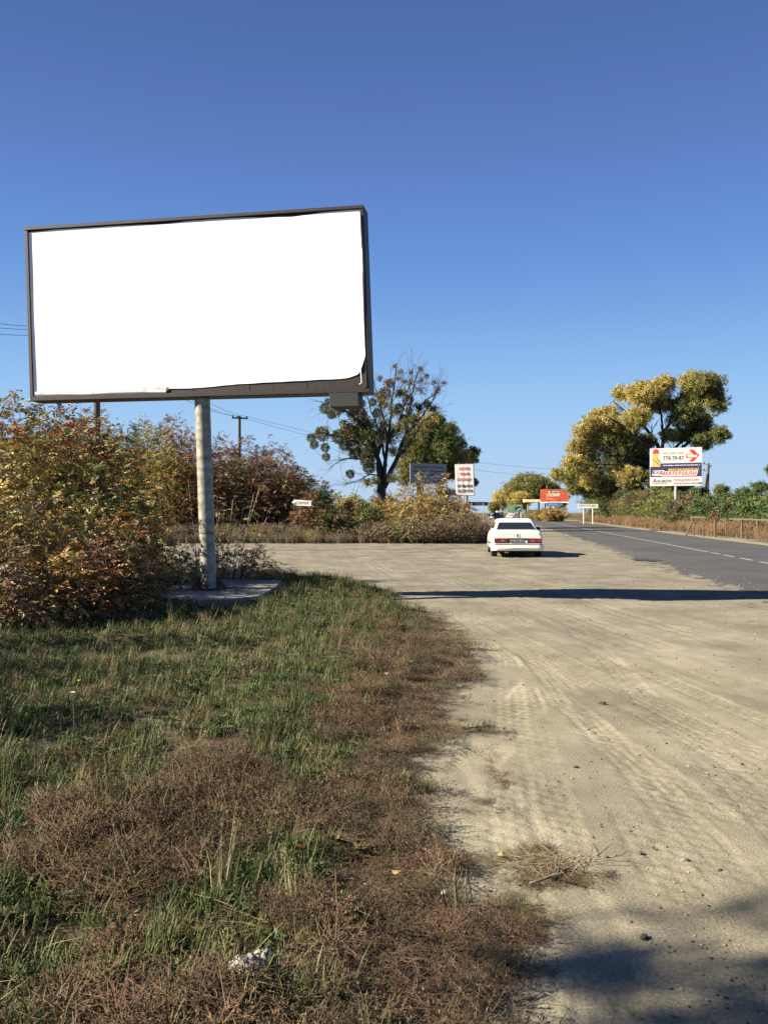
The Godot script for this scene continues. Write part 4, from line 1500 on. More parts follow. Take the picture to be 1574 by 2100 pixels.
func pick(pal: Array) -> Color:
	var c: Color = pal[mini(rng.randi() % pal.size(), pal.size() - 1)]
	var k := 0.75 + 0.5 * rng.randf()
	return Color(c.r * k, c.g * k, c.b * k)

# a shrub or sapling: stems from one foot, sprigs along stems and side twigs
func shrub(called: String, label: String, category: String, group: String, foot: Vector3, h: float, r: float, stems: int, sprigs: int, meshes: Array, k: float, pals: Array, low := 0.15, spread := 1.0, stem_r := 0.012) -> Node3D:
	var o := thing(called, label, category, foot, 0.0, group)
	var where := []
	var tints := PackedColorArray()
	var stem_col := Color(0.16, 0.13, 0.095)
	var lines := []
	for q in stems:
		var a := TAU * (q + rng.randf()) / stems
		var reach := r * spread * (0.25 + 0.6 * rng.randf()) * (0.0 if q == 0 and stems > 1 else 1.0)
		var hh := h * (1.0 if q == 0 else rng.randf_range(0.6, 0.97))
		var tip := Vector3(cos(a) * reach, hh, sin(a) * reach)
		var mid := tip * 0.5 + Vector3(-cos(a) * reach * 0.18, 0, -sin(a) * reach * 0.18) + somewhere() * 0.04 * h
		lines.append([Vector3(cos(a), 0, sin(a)) * 0.03 - Vector3(0, 0.1, 0), mid, tip])
		var s := Shape.new()
		var pts := []
		var rad := []
		for t in 7:
			pts.append(curve(lines[-1], t / 6.0))
			rad.append(stem_r * (1.0 - 0.8 * t / 6.0))
		s.tube(pts, rad, 5, stem_col, false)
		part(o, "stem", s.mesh(), M.stem)
	for q in sprigs:
		var ln: Array = lines[rng.randi() % lines.size()]
		var t := lerpf(low, 1.0, pow(rng.randf(), 0.85))
		var p := curve(ln, t)
		var a := rng.randf() * TAU
		var room := r * (0.28 + 0.72 * sin(PI * clampf((1.0 - t) * 0.9 + 0.1, 0.0, 1.0))) * sqrt(rng.randf())
		if t > 0.72:
			room *= lerpf(0.75, 0.16, (t - 0.72) / 0.28)
		var out := Vector3(cos(a), 0, sin(a))
		p += out * room * 0.8 + Vector3(0, rng.randf_range(-0.05, 0.05) * h, 0)
		var dir := out * (0.5 + rng.randf()) + Vector3(0, rng.randf_range(-0.5, 0.7) + (0.8 if t > 0.92 else 0.0), 0)
		where.append(Transform3D(facing(dir, rng.randf_range(-0.7, 0.7), k * rng.randf_range(0.7, 1.3)), p))
		tints.append(pick(PAL[pals[rng.randi() % pals.size()]]))
	foliage(o, meshes, where, tints)
	return o

func curve(ln: Array, t: float) -> Vector3:
	return ln[0].lerp(ln[1], t).lerp(ln[1].lerp(ln[2], t), t)

func foliage(o: Node, meshes: Array, where: Array, tints: PackedColorArray, called := "foliage") -> void:
	for m in meshes.size():
		var w := []
		var t := PackedColorArray()
		for q in range(m, where.size(), meshes.size()):
			w.append(where[q])
			t.append(tints[q])
		if w.size():
			many(o, called, meshes[m], M.leaf, w, t)

# branching limb drawn through given points, with twigs; returns points along it
func limb(o: Node, pts: Array, r0: float, r1: float, twigs: int, twig_len: float, mat: Material) -> void:
	var s := Shape.new()
	var c3 := Curve3D.new()
	for k in pts.size():
		var dir: Vector3 = (pts[mini(k + 1, pts.size() - 1)] - pts[maxi(k - 1, 0)]) * 0.22
		c3.add_point(pts[k], -dir, dir)
	c3.bake_interval = 0.3
	var total := c3.get_baked_length()
	var line := []
	var rad := []
	var steps := maxi(6, int(total / 0.6))
	for k in steps + 1:
		var t := k / float(steps)
		line.append(c3.sample_baked(t * total) + somewhere() * 0.05 * (1.0 if k > 0 and k < steps else 0.0))
		rad.append(lerpf(r0, r1, pow(t, 0.8)))
	s.tube(line, rad, 8 if r0 > 0.08 else 5, Color.WHITE, false)
	for k in twigs:
		var t := rng.randf_range(0.25, 1.0)
		var p := c3.sample_baked(t * total)
		var ahead := (c3.sample_baked(minf(total, t * total + 0.4)) - c3.sample_baked(maxf(0.0, t * total - 0.4))).normalized()
		var dir := (ahead * 0.8 + somewhere() * 0.8 + Vector3(0, 0.25, 0)).normalized()
		var l := twig_len * rng.randf_range(0.4, 1.1)
		var q := p + dir * l * 0.5 + somewhere() * l * 0.08
		var e := q + (dir + somewhere() * 0.35).normalized() * l * 0.5
		var w := maxf(0.014, lerpf(r0, r1, t) * 0.35)
		s.tube([p, q, e], [w, w * 0.7, w * 0.35], 4, Color.WHITE, false)
		for b in 2:
			var f := q.lerp(e, rng.randf())
			var g := f + (dir + somewhere() * 0.8).normalized() * l * 0.4
			s.tube([f, g], [w * 0.5, w * 0.25], 3, Color.WHITE, false)
	part(o, "limb", s.mesh(), mat)

func lobe(where: Array, tints: PackedColorArray, mid: Vector3, r: float, n: int, k: float, pals: Array, squash := 0.85) -> void:
	for q in n:
		var out := somewhere()
		var rr := r * 1.5 * pow(rng.randf(), 0.62)
		# ragged: some directions carry little
		rr *= 0.92 + 0.6 * fine.get_noise_3d(out.x * 0.35 + mid.x, out.y * 0.35 + mid.y, out.z * 0.35)
		var p := mid + Vector3(out.x, out.y * squash, out.z) * rr
		where.append(Transform3D(Basis(Quaternion(somewhere(), rng.randf() * TAU)).scaled(Vector3.ONE * k * rng.randf_range(0.7, 1.25)), p))
		tints.append(pick(PAL[pals[rng.randi() % pals.size()]]))

func build_trees() -> void:
	rng.seed = 211
	# --- the mistletoe tree
	var d := 70.0
	var o := thing("mistletoe_tree", "half bare tree hung with dark balls of mistletoe above the orange saplings", "tree", spot(at(784, 0, d).x, d))
	var zp := func(x: float, y: float, dz: float) -> Vector3:
		return at(640.0 + x / 4.629, 740.0 + y / 4.629, d) + Vector3(0, 0, dz) - o.position
	post(o, "trunk", Vector3(0, -0.3, 0), zp.call(655.0, 1195.0, 0.0), 0.5, M.bark, 12, 0.36)
	var limbs := [
		[[[650, 1215, 0], [625, 1000, 0.3], [605, 880, 0.5], [480, 790, 1.0], [330, 760, 1.2], [160, 705, 1.4], [60, 690, 1.5]], 0.24, 0.04],
		[[[660, 1180, 0], [650, 1000, -0.2], [620, 880, -0.5], [540, 600, -0.8], [480, 430, -1.0], [440, 330, -1.2]], 0.21, 0.035],
		[[[680, 1180, 0], [700, 900, 0.4], [715, 760, 0.6], [740, 560, 0.8], [760, 350, 0.9], [790, 150, 1.0], [800, 40, 1.0]], 0.21, 0.03],
		[[[680, 1200, 0], [790, 950, -0.4], [850, 800, -0.6], [900, 680, -0.8], [960, 620, -0.9], [1010, 480, -1.0], [1060, 380, -1.2], [1160, 300, -1.4], [1240, 210, -1.5]], 0.25, 0.03],
		[[[900, 690, -0.8], [900, 560, -0.2], [920, 450, 0.2], [960, 250, 0.5], [1020, 90, 0.7]], 0.17, 0.025],
		[[[622, 900, 0.2], [450, 930, 0.9], [300, 950, 1.4], [180, 1030, 1.8]], 0.12, 0.02],
		[[[605, 890, 0.5], [520, 740, 1.2], [400, 560, 1.6], [300, 490, 1.9], [200, 450, 2.1], [110, 440, 2.2]], 0.18, 0.04],
		[[[800, 930, -0.4], [920, 780, -1.4], [1000, 640, -2.0], [1090, 520, -2.4], [1200, 460, -2.6], [1300, 440, -2.8]], 0.16, 0.02],
		[[[620, 890, -0.4], [680, 600, -1.4], [640, 400, -1.8], [600, 230, -2.0], [580, 150, -2.0]], 0.15, 0.02],
		[[[715, 770, 0.6], [830, 560, 1.4], [880, 380, 1.8], [940, 200, 2.0], [935, 80, 2.0]], 0.12, 0.02],
		[[[960, 625, -0.9], [1060, 500, 0.0], [1130, 400, 0.6], [1190, 250, 0.9], [1160, 170, 1.0]], 0.10, 0.02],
		[[[650, 1100, 0.1], [540, 1080, 1.0], [440, 1150, 1.6], [330, 1180, 2.0]], 0.09, 0.02],
		[[[700, 1000, 0.2], [640, 700, 1.6], [560, 500, 2.2], [520, 330, 2.5], [500, 250, 2.6]], 0.14, 0.02],
	]
	for l in limbs:
		var pts := []
		for q in l[0]:
			pts.append(zp.call(q[0], q[1], q[2]))
		limb(o, pts, l[1], l[2], 20, 2.0, M.bark)
	var balls := [[110, 440, 35], [215, 480, 46], [290, 470, 26], [155, 402, 20], [190, 530, 28], [430, 530, 62], [480, 590, 55], [350, 640, 36], [400, 500, 36], [100, 700, 50], [0, 740, 30], [30, 805, 30], [115, 815, 32], [125, 905, 28], [245, 710, 50], [345, 700, 55], [400, 790, 58], [300, 795, 38], [400, 880, 40], [520, 750, 56], [460, 670, 50], [520, 950, 48], [540, 1010, 40], [690, 300, 44], [735, 240, 30], [655, 355, 30], [825, 440, 36], [910, 370, 38], [865, 545, 28], [940, 540, 36], [920, 470, 26], [620, 480, 34], [575, 395, 28], [355, 1068, 30], [540, 870, 36], [1450, 790, 24], [1080, 420, 26], [470, 395, 26], [410, 430, 22]]
	for b in balls:
		var p: Vector3 = zp.call(b[0], b[1], rng.randf_range(-1.2, 1.8))
		var ball := part(o, "mistletoe_ball", K.ball[rng.randi() % 3], M.ball[rng.randi() % 4], p)
		ball.rotation.y = rng.randf() * TAU
		ball.scale = Vector3.ONE * b[2] / 4.629 * d / LENS * 1.38
	var where := []
	var tints := PackedColorArray()
	for q in [[480, 700, 70], [560, 620, 60], [420, 640, 55], [860, 620, 60], [960, 560, 55], [780, 480, 55], [680, 420, 45], [560, 850, 60], [450, 860, 45], [900, 760, 60], [1020, 430, 45], [330, 720, 45], [540, 960, 50], [860, 860, 60], [760, 860, 50], [300, 600, 30], [650, 690, 75], [760, 680, 75], [700, 590, 60], [640, 770, 50], [820, 640, 50], [730, 760, 55], [600, 690, 45], [860, 290, 40], [820, 330, 35], [1140, 460, 45], [600, 1150, 40], [520, 1160, 40], [750, 1120, 40], [640, 1250, 45]]:
		lobe(where, tints, zp.call(q[0], q[1], rng.randf_range(-1.0, 1.5)), q[2] / 4.629 * d / LENS, int(q[2] * 1.7), 0.8, ["olive", "green", "tree", "yellow"])
	for q in [[780, 45, 22], [830, 110, 30], [810, 170, 36], [1020, 100, 26], [1040, 190, 44], [940, 95, 18], [1160, 185, 22], [1250, 212, 22], [1180, 300, 30], [1020, 300, 50], [930, 230, 30], [640, 190, 24], [600, 330, 30], [870, 200, 26], [1080, 160, 26], [500, 300, 24], [700, 200, 28]]:
		lobe(where, tints, zp.call(q[0], q[1], rng.randf_range(-1.0, 1.5)), q[2] / 4.629 * d / LENS, int(q[2] * 1.5), 0.55, ["maroon", "brown", "grey"])
	foliage(o, K.mid, where, tints, "crown")
	# --- olive tree behind it
	d = 84.0
	o = thing("olive_tree", "bushy olive and yellow tree behind the mistletoe tree", "tree", spot(at(868, 0, d).x, d))
	var zo := func(x: float, y: float, dz: float) -> Vector3:
		return at(640.0 + x / 4.629, 740.0 + y / 4.629, d) + Vector3(0, 0, dz) - o.position
	post(o, "trunk", Vector3(0, -0.3, 0), zo.call(1000.0, 960.0, 0.0), 0.5, M.bark, 10, 0.3)
	for l in [[[1000, 970], [1040, 850], [1100, 700], [1130, 580]], [[1000, 970], [1120, 880], [1250, 800], [1380, 760]], [[1000, 970], [1180, 920], [1330, 900], [1500, 900]], [[1000, 970], [960, 850], [970, 720]], [[1000, 1000], [930, 1050], [860, 1150]]]:
		var pts := []
		for q in l:
			pts.append(zo.call(q[0], q[1], rng.randf_range(-1.0, 1.0)))
		limb(o, pts, 0.22, 0.04, 10, 2.0, M.bark)
	where = []
	tints = PackedColorArray()
	for q in [[1130, 580, 62, "yellow"], [1190, 570, 40, "olive"], [1230, 650, 85, "green"], [1310, 640, 50, "olive"], [1060, 650, 65, "olive"], [1000, 700, 75, "green"], [1100, 760, 95, "green"], [1250, 780, 95, "green"], [1330, 800, 75, "olive"], [1385, 760, 36, "olive"], [1360, 900, 72, "yellow"], [1460, 930, 50, "yellow"], [1525, 870, 34, "green"], [1520, 940, 26, "green"], [1200, 900, 95, "green"], [1080, 900, 85, "olive"], [960, 940, 75, "olive"], [880, 1000, 60, "olive"], [1310, 1010, 55, "deep"], [1330, 1065, 40, "deep"], [880, 1110, 60, "olive"], [960, 820, 60, "olive"], [1150, 1010, 80, "green"], [1000, 1060, 70, "green"], [1530, 1150, 22, "deep"], [1250, 1080, 60, "deep"]]:
		lobe(where, tints, zo.call(q[0], q[1], rng.randf_range(-2.0, 2.0)), q[2] / 4.629 * d / LENS * 1.3, int(q[2] * 6.0), 1.1, [q[3], q[3], "olive"])
	foliage(o, K.mid, where, tints, "crown")
	# --- the big yellowing tree across the road
	d = 125.0
	o = thing("yellowing_tree", "great spreading tree turning yellow behind the building materials billboard", "tree", spot(at(1361, 0, d).x, d))
	var zq := func(x: float, y: float, dz: float) -> Vector3:
		return at(1140.0 + x / 3.627, 740.0 + y / 3.627, d) + Vector3(0, 0, dz) - o.position
	post(o, "trunk", Vector3(0, -0.3, 0), zq.call(795.0, 830.0, 0.0), 1.0, M.bark, 14, 0.75)
	for l in [[[795, 850, 0], [790, 650, 0], [770, 480, 1], [730, 330, 1.5], [640, 220, 2]], [[795, 800, 0], [810, 600, -1], [880, 420, -1.5], [960, 250, -2], [1070, 150, -2]], [[790, 760, 0], [640, 640, 2], [480, 520, 3], [330, 440, 4]], [[795, 820, 0], [640, 760, 1], [420, 700, 2], [200, 640, 3]], [[800, 760, 0], [950, 620, 1], [1060, 480, 2], [1180, 400, 2]], [[790, 900, 0], [640, 850, -2], [400, 880, -3], [150, 860, -3]], [[780, 700, 0], [720, 520, -2], [560, 360, -3], [460, 280, -3]], [[800, 780, 0], [960, 600, -2], [1120, 580, -3], [1190, 540, -3]], [[790, 850, 0], [560, 800, 2], [300, 780, 4], [70, 800, 4]]]:
		var pts := []
		for q in l:
			pts.append(zq.call(q[0], q[1], q[2]))
		limb(o, pts, 0.36, 0.06, 14, 3.0, M.bark)
	where = []
	tints = PackedColorArray()
	for q in [[1120, 185, 62, "olive"], [1140, 270, 64, "green"], [1160, 430, 52, "green"], [1120, 480, 60, "green"], [1140, 570, 56, "green"], [560, 250, 56, "yellow"], [690, 260, 60, "yellow"], [1010, 180, 60, "olive"], [1080, 400, 60, "olive"], [370, 470, 60, "yellow"], [1080, 135, 50, "yellow"], [1180, 200, 66, "green"], [1070, 225, 70, "olive"], [960, 160, 62, "yellow"], [850, 155, 62, "yellow"], [740, 205, 70, "yellow"], [645, 185, 44, "yellow"], [510, 225, 50, "yellow"], [600, 280, 66, "yellow"], [1000, 330, 84, "green"], [1140, 330, 66, "olive"], [870, 290, 70, "olive"], [720, 320, 66, "yellow"], [440, 380, 72, "yellow"], [545, 440, 80, "yellow"], [340, 395, 46, "yellow"], [650, 420, 52, "yellow"], [900, 420, 70, "green"], [1040, 420, 46, "green"], [240, 475, 54, "yellow"], [180, 535, 54, "yellow"], [300, 560, 78, "yellow"], [430, 540, 76, "yellow"], [590, 510, 56, "olive"], [1075, 520, 78, "green"], [1180, 540, 52, "green"], [960, 540, 46, "olive"], [1030, 600, 50, "green"], [1125, 610, 46, "green"], [150, 640, 52, "yellow"], [255, 640, 70, "olive"], [400, 640, 88, "green"], [555, 620, 80, "olive"], [680, 600, 60, "green"], [800, 560, 46, "olive"], [90, 770, 60, "yellow"], [180, 780, 70, "yellow"], [300, 750, 76, "green"], [430, 760, 90, "green"], [560, 750, 80, "green"], [660, 690, 56, "green"], [50, 840, 42, "yellow"], [135, 860, 60, "olive"], [250, 870, 72, "yellow"], [380, 880, 84, "green"], [500, 870, 70, "yellow"], [600, 870, 64, "green"], [690, 850, 56, "green"], [150, 945, 44, "olive"], [270, 950, 56, "green"], [430, 950, 60, "green"], [740, 760, 60, "green"], [560, 950, 60, "green"], [690, 940, 60, "green"], [1010, 965, 56, "green"], [900, 960, 46, "green"]]:
		lobe(where, tints, zq.call(q[0], q[1], rng.randf_range(-4.5, 4.5)), q[2] / 3.627 * d / LENS * 1.05, int(q[2] * 6.5), 0.62, ["tree" if q[3] == "green" else q[3], "tree" if q[3] == "green" else q[3], "olive"])
	foliage(o, K.big, where, tints, "crown")
	# --- row of trees where the road bends away
	var n := 0
	for q in [[1012, 1036, 9, 250.0, "olive"], [1030, 1016, 17, 268.0, "yellow"], [1052, 1002, 22, 262.0, "olive"], [1078, 984, 26, 272.0, "green"], [1104, 988, 25, 266.0, "green"], [1128, 1000, 18, 280.0, "deep"], [1064, 1022, 20, 255.0, "yellow"], [1148, 1018, 14, 262.0, "olive"]]:
		d = q[3]
		o = thing("roadside_tree", ["low olive tree at the end of the tree row by the road bend", "yellow tree in the row by the road bend", "olive crowned tree in the row by the road bend", "tall green tree of the row above the green board", "green tree of the row beside the orange billboard", "dark tree behind the orange billboard", "yellow bushy tree above the green board", "olive tree between orange billboard and hedge"][n], "tree", spot(at(q[0], 0, d).x, d), 0.0, "trees where the road bends")
		n += 1
		var c: Vector3 = at(q[0], q[1], d) - o.position
		var r: float = q[2] / LENS * d
		post(o, "trunk", Vector3(0, -0.3, 0), Vector3(c.x, maxf(1.0, c.y), c.z), 0.32, M.bark, 8, 0.12)
		where = []
		tints = PackedColorArray()
		for k in 13:
			var off := somewhere() * r * 0.62
			off.y = absf(off.y) * 1.0 - r * 0.45 if k % 2 == 0 else -absf(off.y) * 1.9
			var m := c + off
			m.y = maxf(m.y, 1.0)
			lobe(where, tints, m, r * 0.55, 170, 0.8, [q[4], q[4], "olive" if k % 3 else "yellow"])
		foliage(o, K.big, where, tints, "crown")
	# --- young trees above the hedge across the road
	n = 0
	for q in [[1478, 1004, 15, 92.0, "olive"], [1524, 1008, 14, 80.0, "deep"], [1556, 1002, 20, 76.0, "deep"], [1590, 965, 18, 84.0, "olive"], [1425, 1010, 13, 98.0, "deep"]]:
		d = q[3]
		o = thing("young_tree", ["feathery young tree beside the strutted pole", "small dark tree above the hedge past the strutted pole", "larger dark tree above the far end of the hedge", "tall thin-leaved tree rising past the hedge end", "low dark tree under the building materials billboard"][n], "tree", spot(at(q[0], 0, d).x, d), 0.0, "young trees behind the hedge")
		n += 1
		var c: Vector3 = at(q[0], q[1], d) - o.position
		var r: float = q[2] / LENS * d
		limb(o, [Vector3(0, -0.2, 0), c * 0.5 + Vector3(0.1, 0, 0), c + Vector3(0, r * 0.6, 0)], 0.12, 0.02, 16, r * 0.9, M.bark)
		where = []
		tints = PackedColorArray()
		for k in 9:
			var off := somewhere() * r * 0.7
			lobe(where, tints, c + off - Vector3(0, absf(off.y) * 0.6, 0), r * 0.42, 60, 1.0, [q[4], "green"])
		foliage(o, K.mid, where, tints, "crown")
	# --- tree beside the viewer, out of frame: its shade lies on the sand
	o = thing("shade_tree", "leafy tree beside the turn-off, throwing shade over the sand", "tree", spot(-8.4, -2.4))
	var into := func(px: float, py: float, hh: float) -> Vector3:
		return on_ground(px, py) + SUNWARD * hh - o.position
	post(o, "trunk", Vector3(0, -0.3, 0), Vector3(0.1, 4.6, -0.2), 0.14, M.bark, 10, 0.09)
	where = []
	tints = PackedColorArray()
	for q in [[1180, 1992, 5.6, 0.17, 46], [1255, 1985, 5.7, 0.12, 24], [1110, 1990, 5.5, 0.06, 8], [1455, 1862, 6.4, 0.05, 7], [1500, 1990, 6.2, 0.07, 7], [1565, 1972, 6.2, 0.10, 12], [1400, 2045, 6.0, 0.10, 9], [1530, 2058, 6.1, 0.12, 9], [1340, 2082, 5.8, 0.08, 8], [1470, 2112, 6.0, 0.12, 8], [1250, 2120, 5.7, 0.08, 6], [1640, 2120, 6.4, 0.2, 26], [1400, 2360, 6.0, 0.3, 60], [1650, 2340, 6.3, 0.5, 150], [1180, 2420, 5.5, 0.3, 70], [1800, 2020, 6.6, 0.4, 90]]:
		var c: Vector3 = into.call(q[0], q[1], q[2])
		lobe(where, tints, c, q[3], q[4], 0.75, ["olive", "green"], 0.7)
		if q[1] > 2050:
			limb(o, [Vector3(0.1, 4.5, -0.2), c * 0.5 + Vector3(0, 2.7, 0), c], 0.045, 0.012, 4, 0.4, M.bark)
	limb(o, [into.call(1250.0, 2010.0, 5.8), into.call(1130.0, 1885.0, 5.9), into.call(1300.0, 1878.0, 6.2), into.call(1470.0, 1862.0, 6.4)], 0.022, 0.012, 3, 0.25, M.bark)
	foliage(o, K.simple, where, tints, "crown")

# ---------------------------------------------------------------- thickets
func build_thicket() -> void:
	rng.seed = 307
	# near thicket: [bearing px, distance, top py, radius, palettes]
	var list := [
		[-40, 11.2, 1080, 0.7, ["brown", "tan"]], [30, 10.9, 1120, 0.6, ["brown", "grey"]], [85, 11.0, 1150, 0.55, ["tan", "brown"]], [150, 11.2, 1140, 0.6, ["rust", "gold"]], [215, 11.6, 1110, 0.55, ["brown", "maroon"]], [265, 12.2, 1105, 0.5, ["olive", "brown"]],
		[-70, 12.2, 960, 0.9, ["gold", "tan"]], [0, 12.0, 1000, 0.8, ["tan", "gold"]], [60, 12.3, 1010, 0.8, ["olive", "tan"]], [120, 12.4, 1020, 0.75, ["tan", "gold", "rust"]], [175, 12.6, 1040, 0.7, ["olive", "tan"]], [235, 12.5, 1060, 0.55, ["red", "maroon"]], [255, 13.3, 1050, 0.6, ["tan", "rust"]], [305, 13.9, 1080, 0.6, ["green", "olive"]],
		[-50, 13.4, 900, 0.9, ["gold", "tan"]], [20, 13.5, 915, 0.9, ["gold", "tan"]], [85, 13.7, 930, 0.85, ["olive", "gold"]], [140, 13.8, 945, 0.85, ["olive", "tan"]], [195, 14.2, 960, 0.8, ["olive", "green"]], [250, 14.6, 980, 0.75, ["olive", "rust"]], [290, 15.6, 1035, 0.55, ["green", "olive"]],
		[-60, 15.0, 850, 1.0, ["gold", "tan"]], [25, 15.2, 870, 0.9, ["red", "maroon"]], [75, 15.4, 880, 0.9, ["olive", "gold"]], [125, 15.5, 885, 0.9, ["olive", "green"]], [170, 15.8, 872, 0.9, ["red", "rust"]], [220, 16.0, 905, 0.85, ["olive", "gold"]], [255, 16.9, 945, 0.7, ["green", "olive"]],
		[10, 17.0, 845, 1.0, ["tan", "gold"]], [80, 17.4, 855, 0.9, ["olive", "tan"]], [135, 17.5, 850, 1.0, ["maroon", "red"]], [185, 17.8, 855, 1.0, ["green", "tan"]], [235, 18.3, 875, 0.9, ["gold", "rust"]], [285, 19.6, 930, 0.8, ["tan", "rust"]],
	]
	for q in list:
		var d: float = q[1]
		var foot := spot(at(q[0], 0, d).x, d)
		var top: float = at(q[0], q[2], d).y - foot.y
		var pals: Array = q[4]
		var tall := top > 2.0
		var size_word := "tall" if top > 2.9 else ("head-high" if top > 2.0 else ("chest-high" if top > 1.45 else "low"))
		var row_word := " in the front of the near thicket" if d < 12.0 else (" by the post in the near thicket" if q[0] > 245 else (" in the middle of the near thicket" if d < 14.3 else " at the back of the near thicket"))
		var full := 0.5 if d > 13.6 and d < 15.0 and q[0] > 60 else 1.0
		shrub("sapling" if tall else "thicket_shrub", size_word + " " + pals[0] + " and " + pals[-1] + " leaved " + ("sapling" if tall else "shrub") + row_word, "sapling" if tall else "shrub", "plants of the near thicket", foot, top, q[3] * 1.05, 4 if tall else 6, int((190 + top * 75) * full), K.compound if tall or pals[0] != "olive" else K.simple, 0.95 if tall else 0.8, pals, 0.06 if not tall else 0.14)
	# shrubs that go on beside the frame; their shade lies over the grass
	for q in [[-6.6, 7.0, 3.0], [-5.6, 8.9, 2.5], [-4.4, 5.4, 1.5], [-7.4, 5.6, 3.2]]:
		shrub("sapling", "olive sapling of the thicket growing on past the billboard side", "sapling", "thicket beside the path", spot(q[0], q[1]), q[2], 0.75, 4, 260, K.compound, 0.95, ["olive", "tan"], 0.1)
	# tall whips with drooping leaves at the very end of the thicket
	for q in [[20, 16.0, 812], [-10, 16.4, 832], [55, 16.4, 810], [80, 16.2, 838], [105, 17.0, 828], [-35, 15.5, 850], [140, 18.0, 836], [165, 18.5, 832]]:
		var d: float = q[1]
		var foot := spot(at(q[0], 0, d).x, d)
		shrub("whip_sapling", "tall thin sapling with drooping tan leaves topping the near thicket", "sapling", "tall whips of the near thicket", foot, at(q[0], q[2], d).y - foot.y, 0.28, 1, 46, K.compound, 1.15, ["tan", "gold", "olive"], 0.55, 1.0, 0.016)
	# thicket beyond the side road
	var crest := [[90, 870], [170, 850], [210, 838], [260, 880], [295, 848], [330, 850], [390, 866], [440, 890], [480, 885], [510, 905], [545, 900], [590, 905], [620, 955], [650, 1000], [700, 1030]]
	for row in 3:
		var px := 40.0 + 12.0 * row
		while px < 640.0:
			var d := 47.8 + 3.2 * row + rng.randf_range(-0.8, 0.8)
			var edge := 1.0 - 0.45 * smoothstep(560.0, 660.0, px)
			var foot := spot(at(px, 0, d).x, d)
			var py := table(crest, px) + rng.randf_range(-8, 30) + (26 if row == 0 else 0)
			var pals: Array = [["brown", "rust"], ["maroon", "brown"], ["brown", "tan"], ["red", "maroon"], ["brown", "maroon"], ["maroon", "olive"], ["brown", "olive"]][rng.randi() % 7]
			if px < 400.0:
				pals = [["rust", "gold"], ["olive", "tan"], ["rust", "olive"], ["gold", "olive"], ["red", "rust"], ["olive", "green"]][rng.randi() % 6]
			shrub("sapling", ("waist-high " if at(px, py, d).y < 2.0 else ("tall " if at(px, py, d).y > 5.2 else "middling ")) + pals[0] + " and " + pals[-1] + [" sapling fronting the thicket across the side road", " sapling inside the thicket across the side road", " sapling at the back of the thicket across the side road"][row], "sapling", "saplings across the side road", foot, at(px, py, d).y - foot.y, 1.6 * edge, 7, 1500, K.compound, 1.2, pals, 0.05, 1.0, 0.03)
			px += rng.randf_range(34.0, 50.0)
	# low dark shrubs that end the row, olive scrub behind
	for q in [[640, 46.0, 1020, 1.3, ["brown", "maroon"]], [668, 45.5, 1035, 1.2, ["brown", "deep"]], [695, 45.0, 1045, 1.1, ["brown", "deep"]], [655, 47.5, 985, 0.7, ["green", "brown"]], [668, 48.0, 992, 0.6, ["deep", "brown"]]]:
		var foot := spot(at(q[0], 0, q[1]).x, q[1])
		shrub("dark_shrub", "dark brown shrub at the end of the thicket by the street sign", "shrub", "dark shrubs by the street sign", foot, at(q[0], q[2], q[1]).y - foot.y, q[3], 6, 800, K.compound, 1.25, q[4], 0.03, 1.0, 0.02)
	for q in [[690, 62.0, 1012, 2.2, ["yellow", "olive"]], [730, 60.0, 1015, 2.2, ["olive", "yellow"]], [765, 63.0, 1022, 2.0, ["olive", "green"]], [715, 56.0, 1030, 1.8, ["rust", "olive"]], [750, 55.0, 1036, 1.6, ["green", "olive"]], [800, 58.0, 1015, 2.0, ["olive", "rust"]]]:
		var foot := spot(at(q[0], 0, q[1]).x, q[1])
		shrub("olive_scrub", "olive scrub bush at the foot of the mistletoe tree", "bush", "scrub below the mistletoe tree", foot, at(q[0], q[2], q[1]).y - foot.y, q[3], 6, 520, K.mid, 1.1, q[4], 0.05, 1.0, 0.02)
	# orange saplings before the signs
	for q in [[806, 49.0, 1012], [822, 48.5, 1000], [838, 49.5, 990], [858, 49.0, 985], [871, 48.0, 968], [880, 49.0, 985], [893, 48.0, 978], [905, 48.5, 995], [914, 48.0, 972], [925, 48.5, 1005], [938, 48.0, 1015], [948, 47.5, 1022], [958, 47.0, 1038], [845, 46.5, 1020], [866, 46.0, 1015], [888, 46.5, 1012], [910, 46.0, 1018], [930, 46.0, 1028], [826, 46.5, 1030], [952, 45.5, 1045]]:
		var foot := spot(at(q[0], 0, q[1]).x, q[1])
		var pals: Array = [["gold", "rust"], ["rust", "gold", "tan"], ["gold", "tan", "olive"]][rng.randi() % 3]
		shrub("orange_sapling", {"gold": "golden orange sapling in front of the timber sign and banner", "rust": "rusty orange sapling in front of the timber sign and banner"}[pals[0]], "sapling", "orange saplings before the signs", foot, at(q[0], q[2], q[1]).y - foot.y, 0.75, 4, 330, K.compound, 1.1, pals, 0.06, 1.0, 0.022)
	# bare stems behind the billboard foot
	for q in [[478, 16.2, 992, 535], [470, 16.0, 1040, 500], [460, 16.4, 1060, 480], [486, 16.6, 1015, 520], [452, 16.8, 1080, 462], [462, 17.0, 1025, 478], [410, 16.2, 985, 386], [418, 16.0, 1040, 376], [446, 16.3, 1018, 446], [492, 16.4, 1060, 548], [424, 17.2, 1062, 402], [438, 15.9, 1030, 452]]:
		var d: float = q[1]
		var foot := spot(at(q[0], 0, d).x, d)
		var tip: Vector3 = at(q[3], q[2], d) - foot
		var o := thing("bare_sapling", "bare thin pale sapling behind the foot of the billboard post", "sapling", foot, 0.0, "bare saplings behind the post")
		var s := Shape.new()
		var ln := [Vector3(0, -0.1, 0), tip * 0.5 + Vector3(-tip.x * 0.08, 0, 0.05), tip]
		var pts := []
		var rad := []
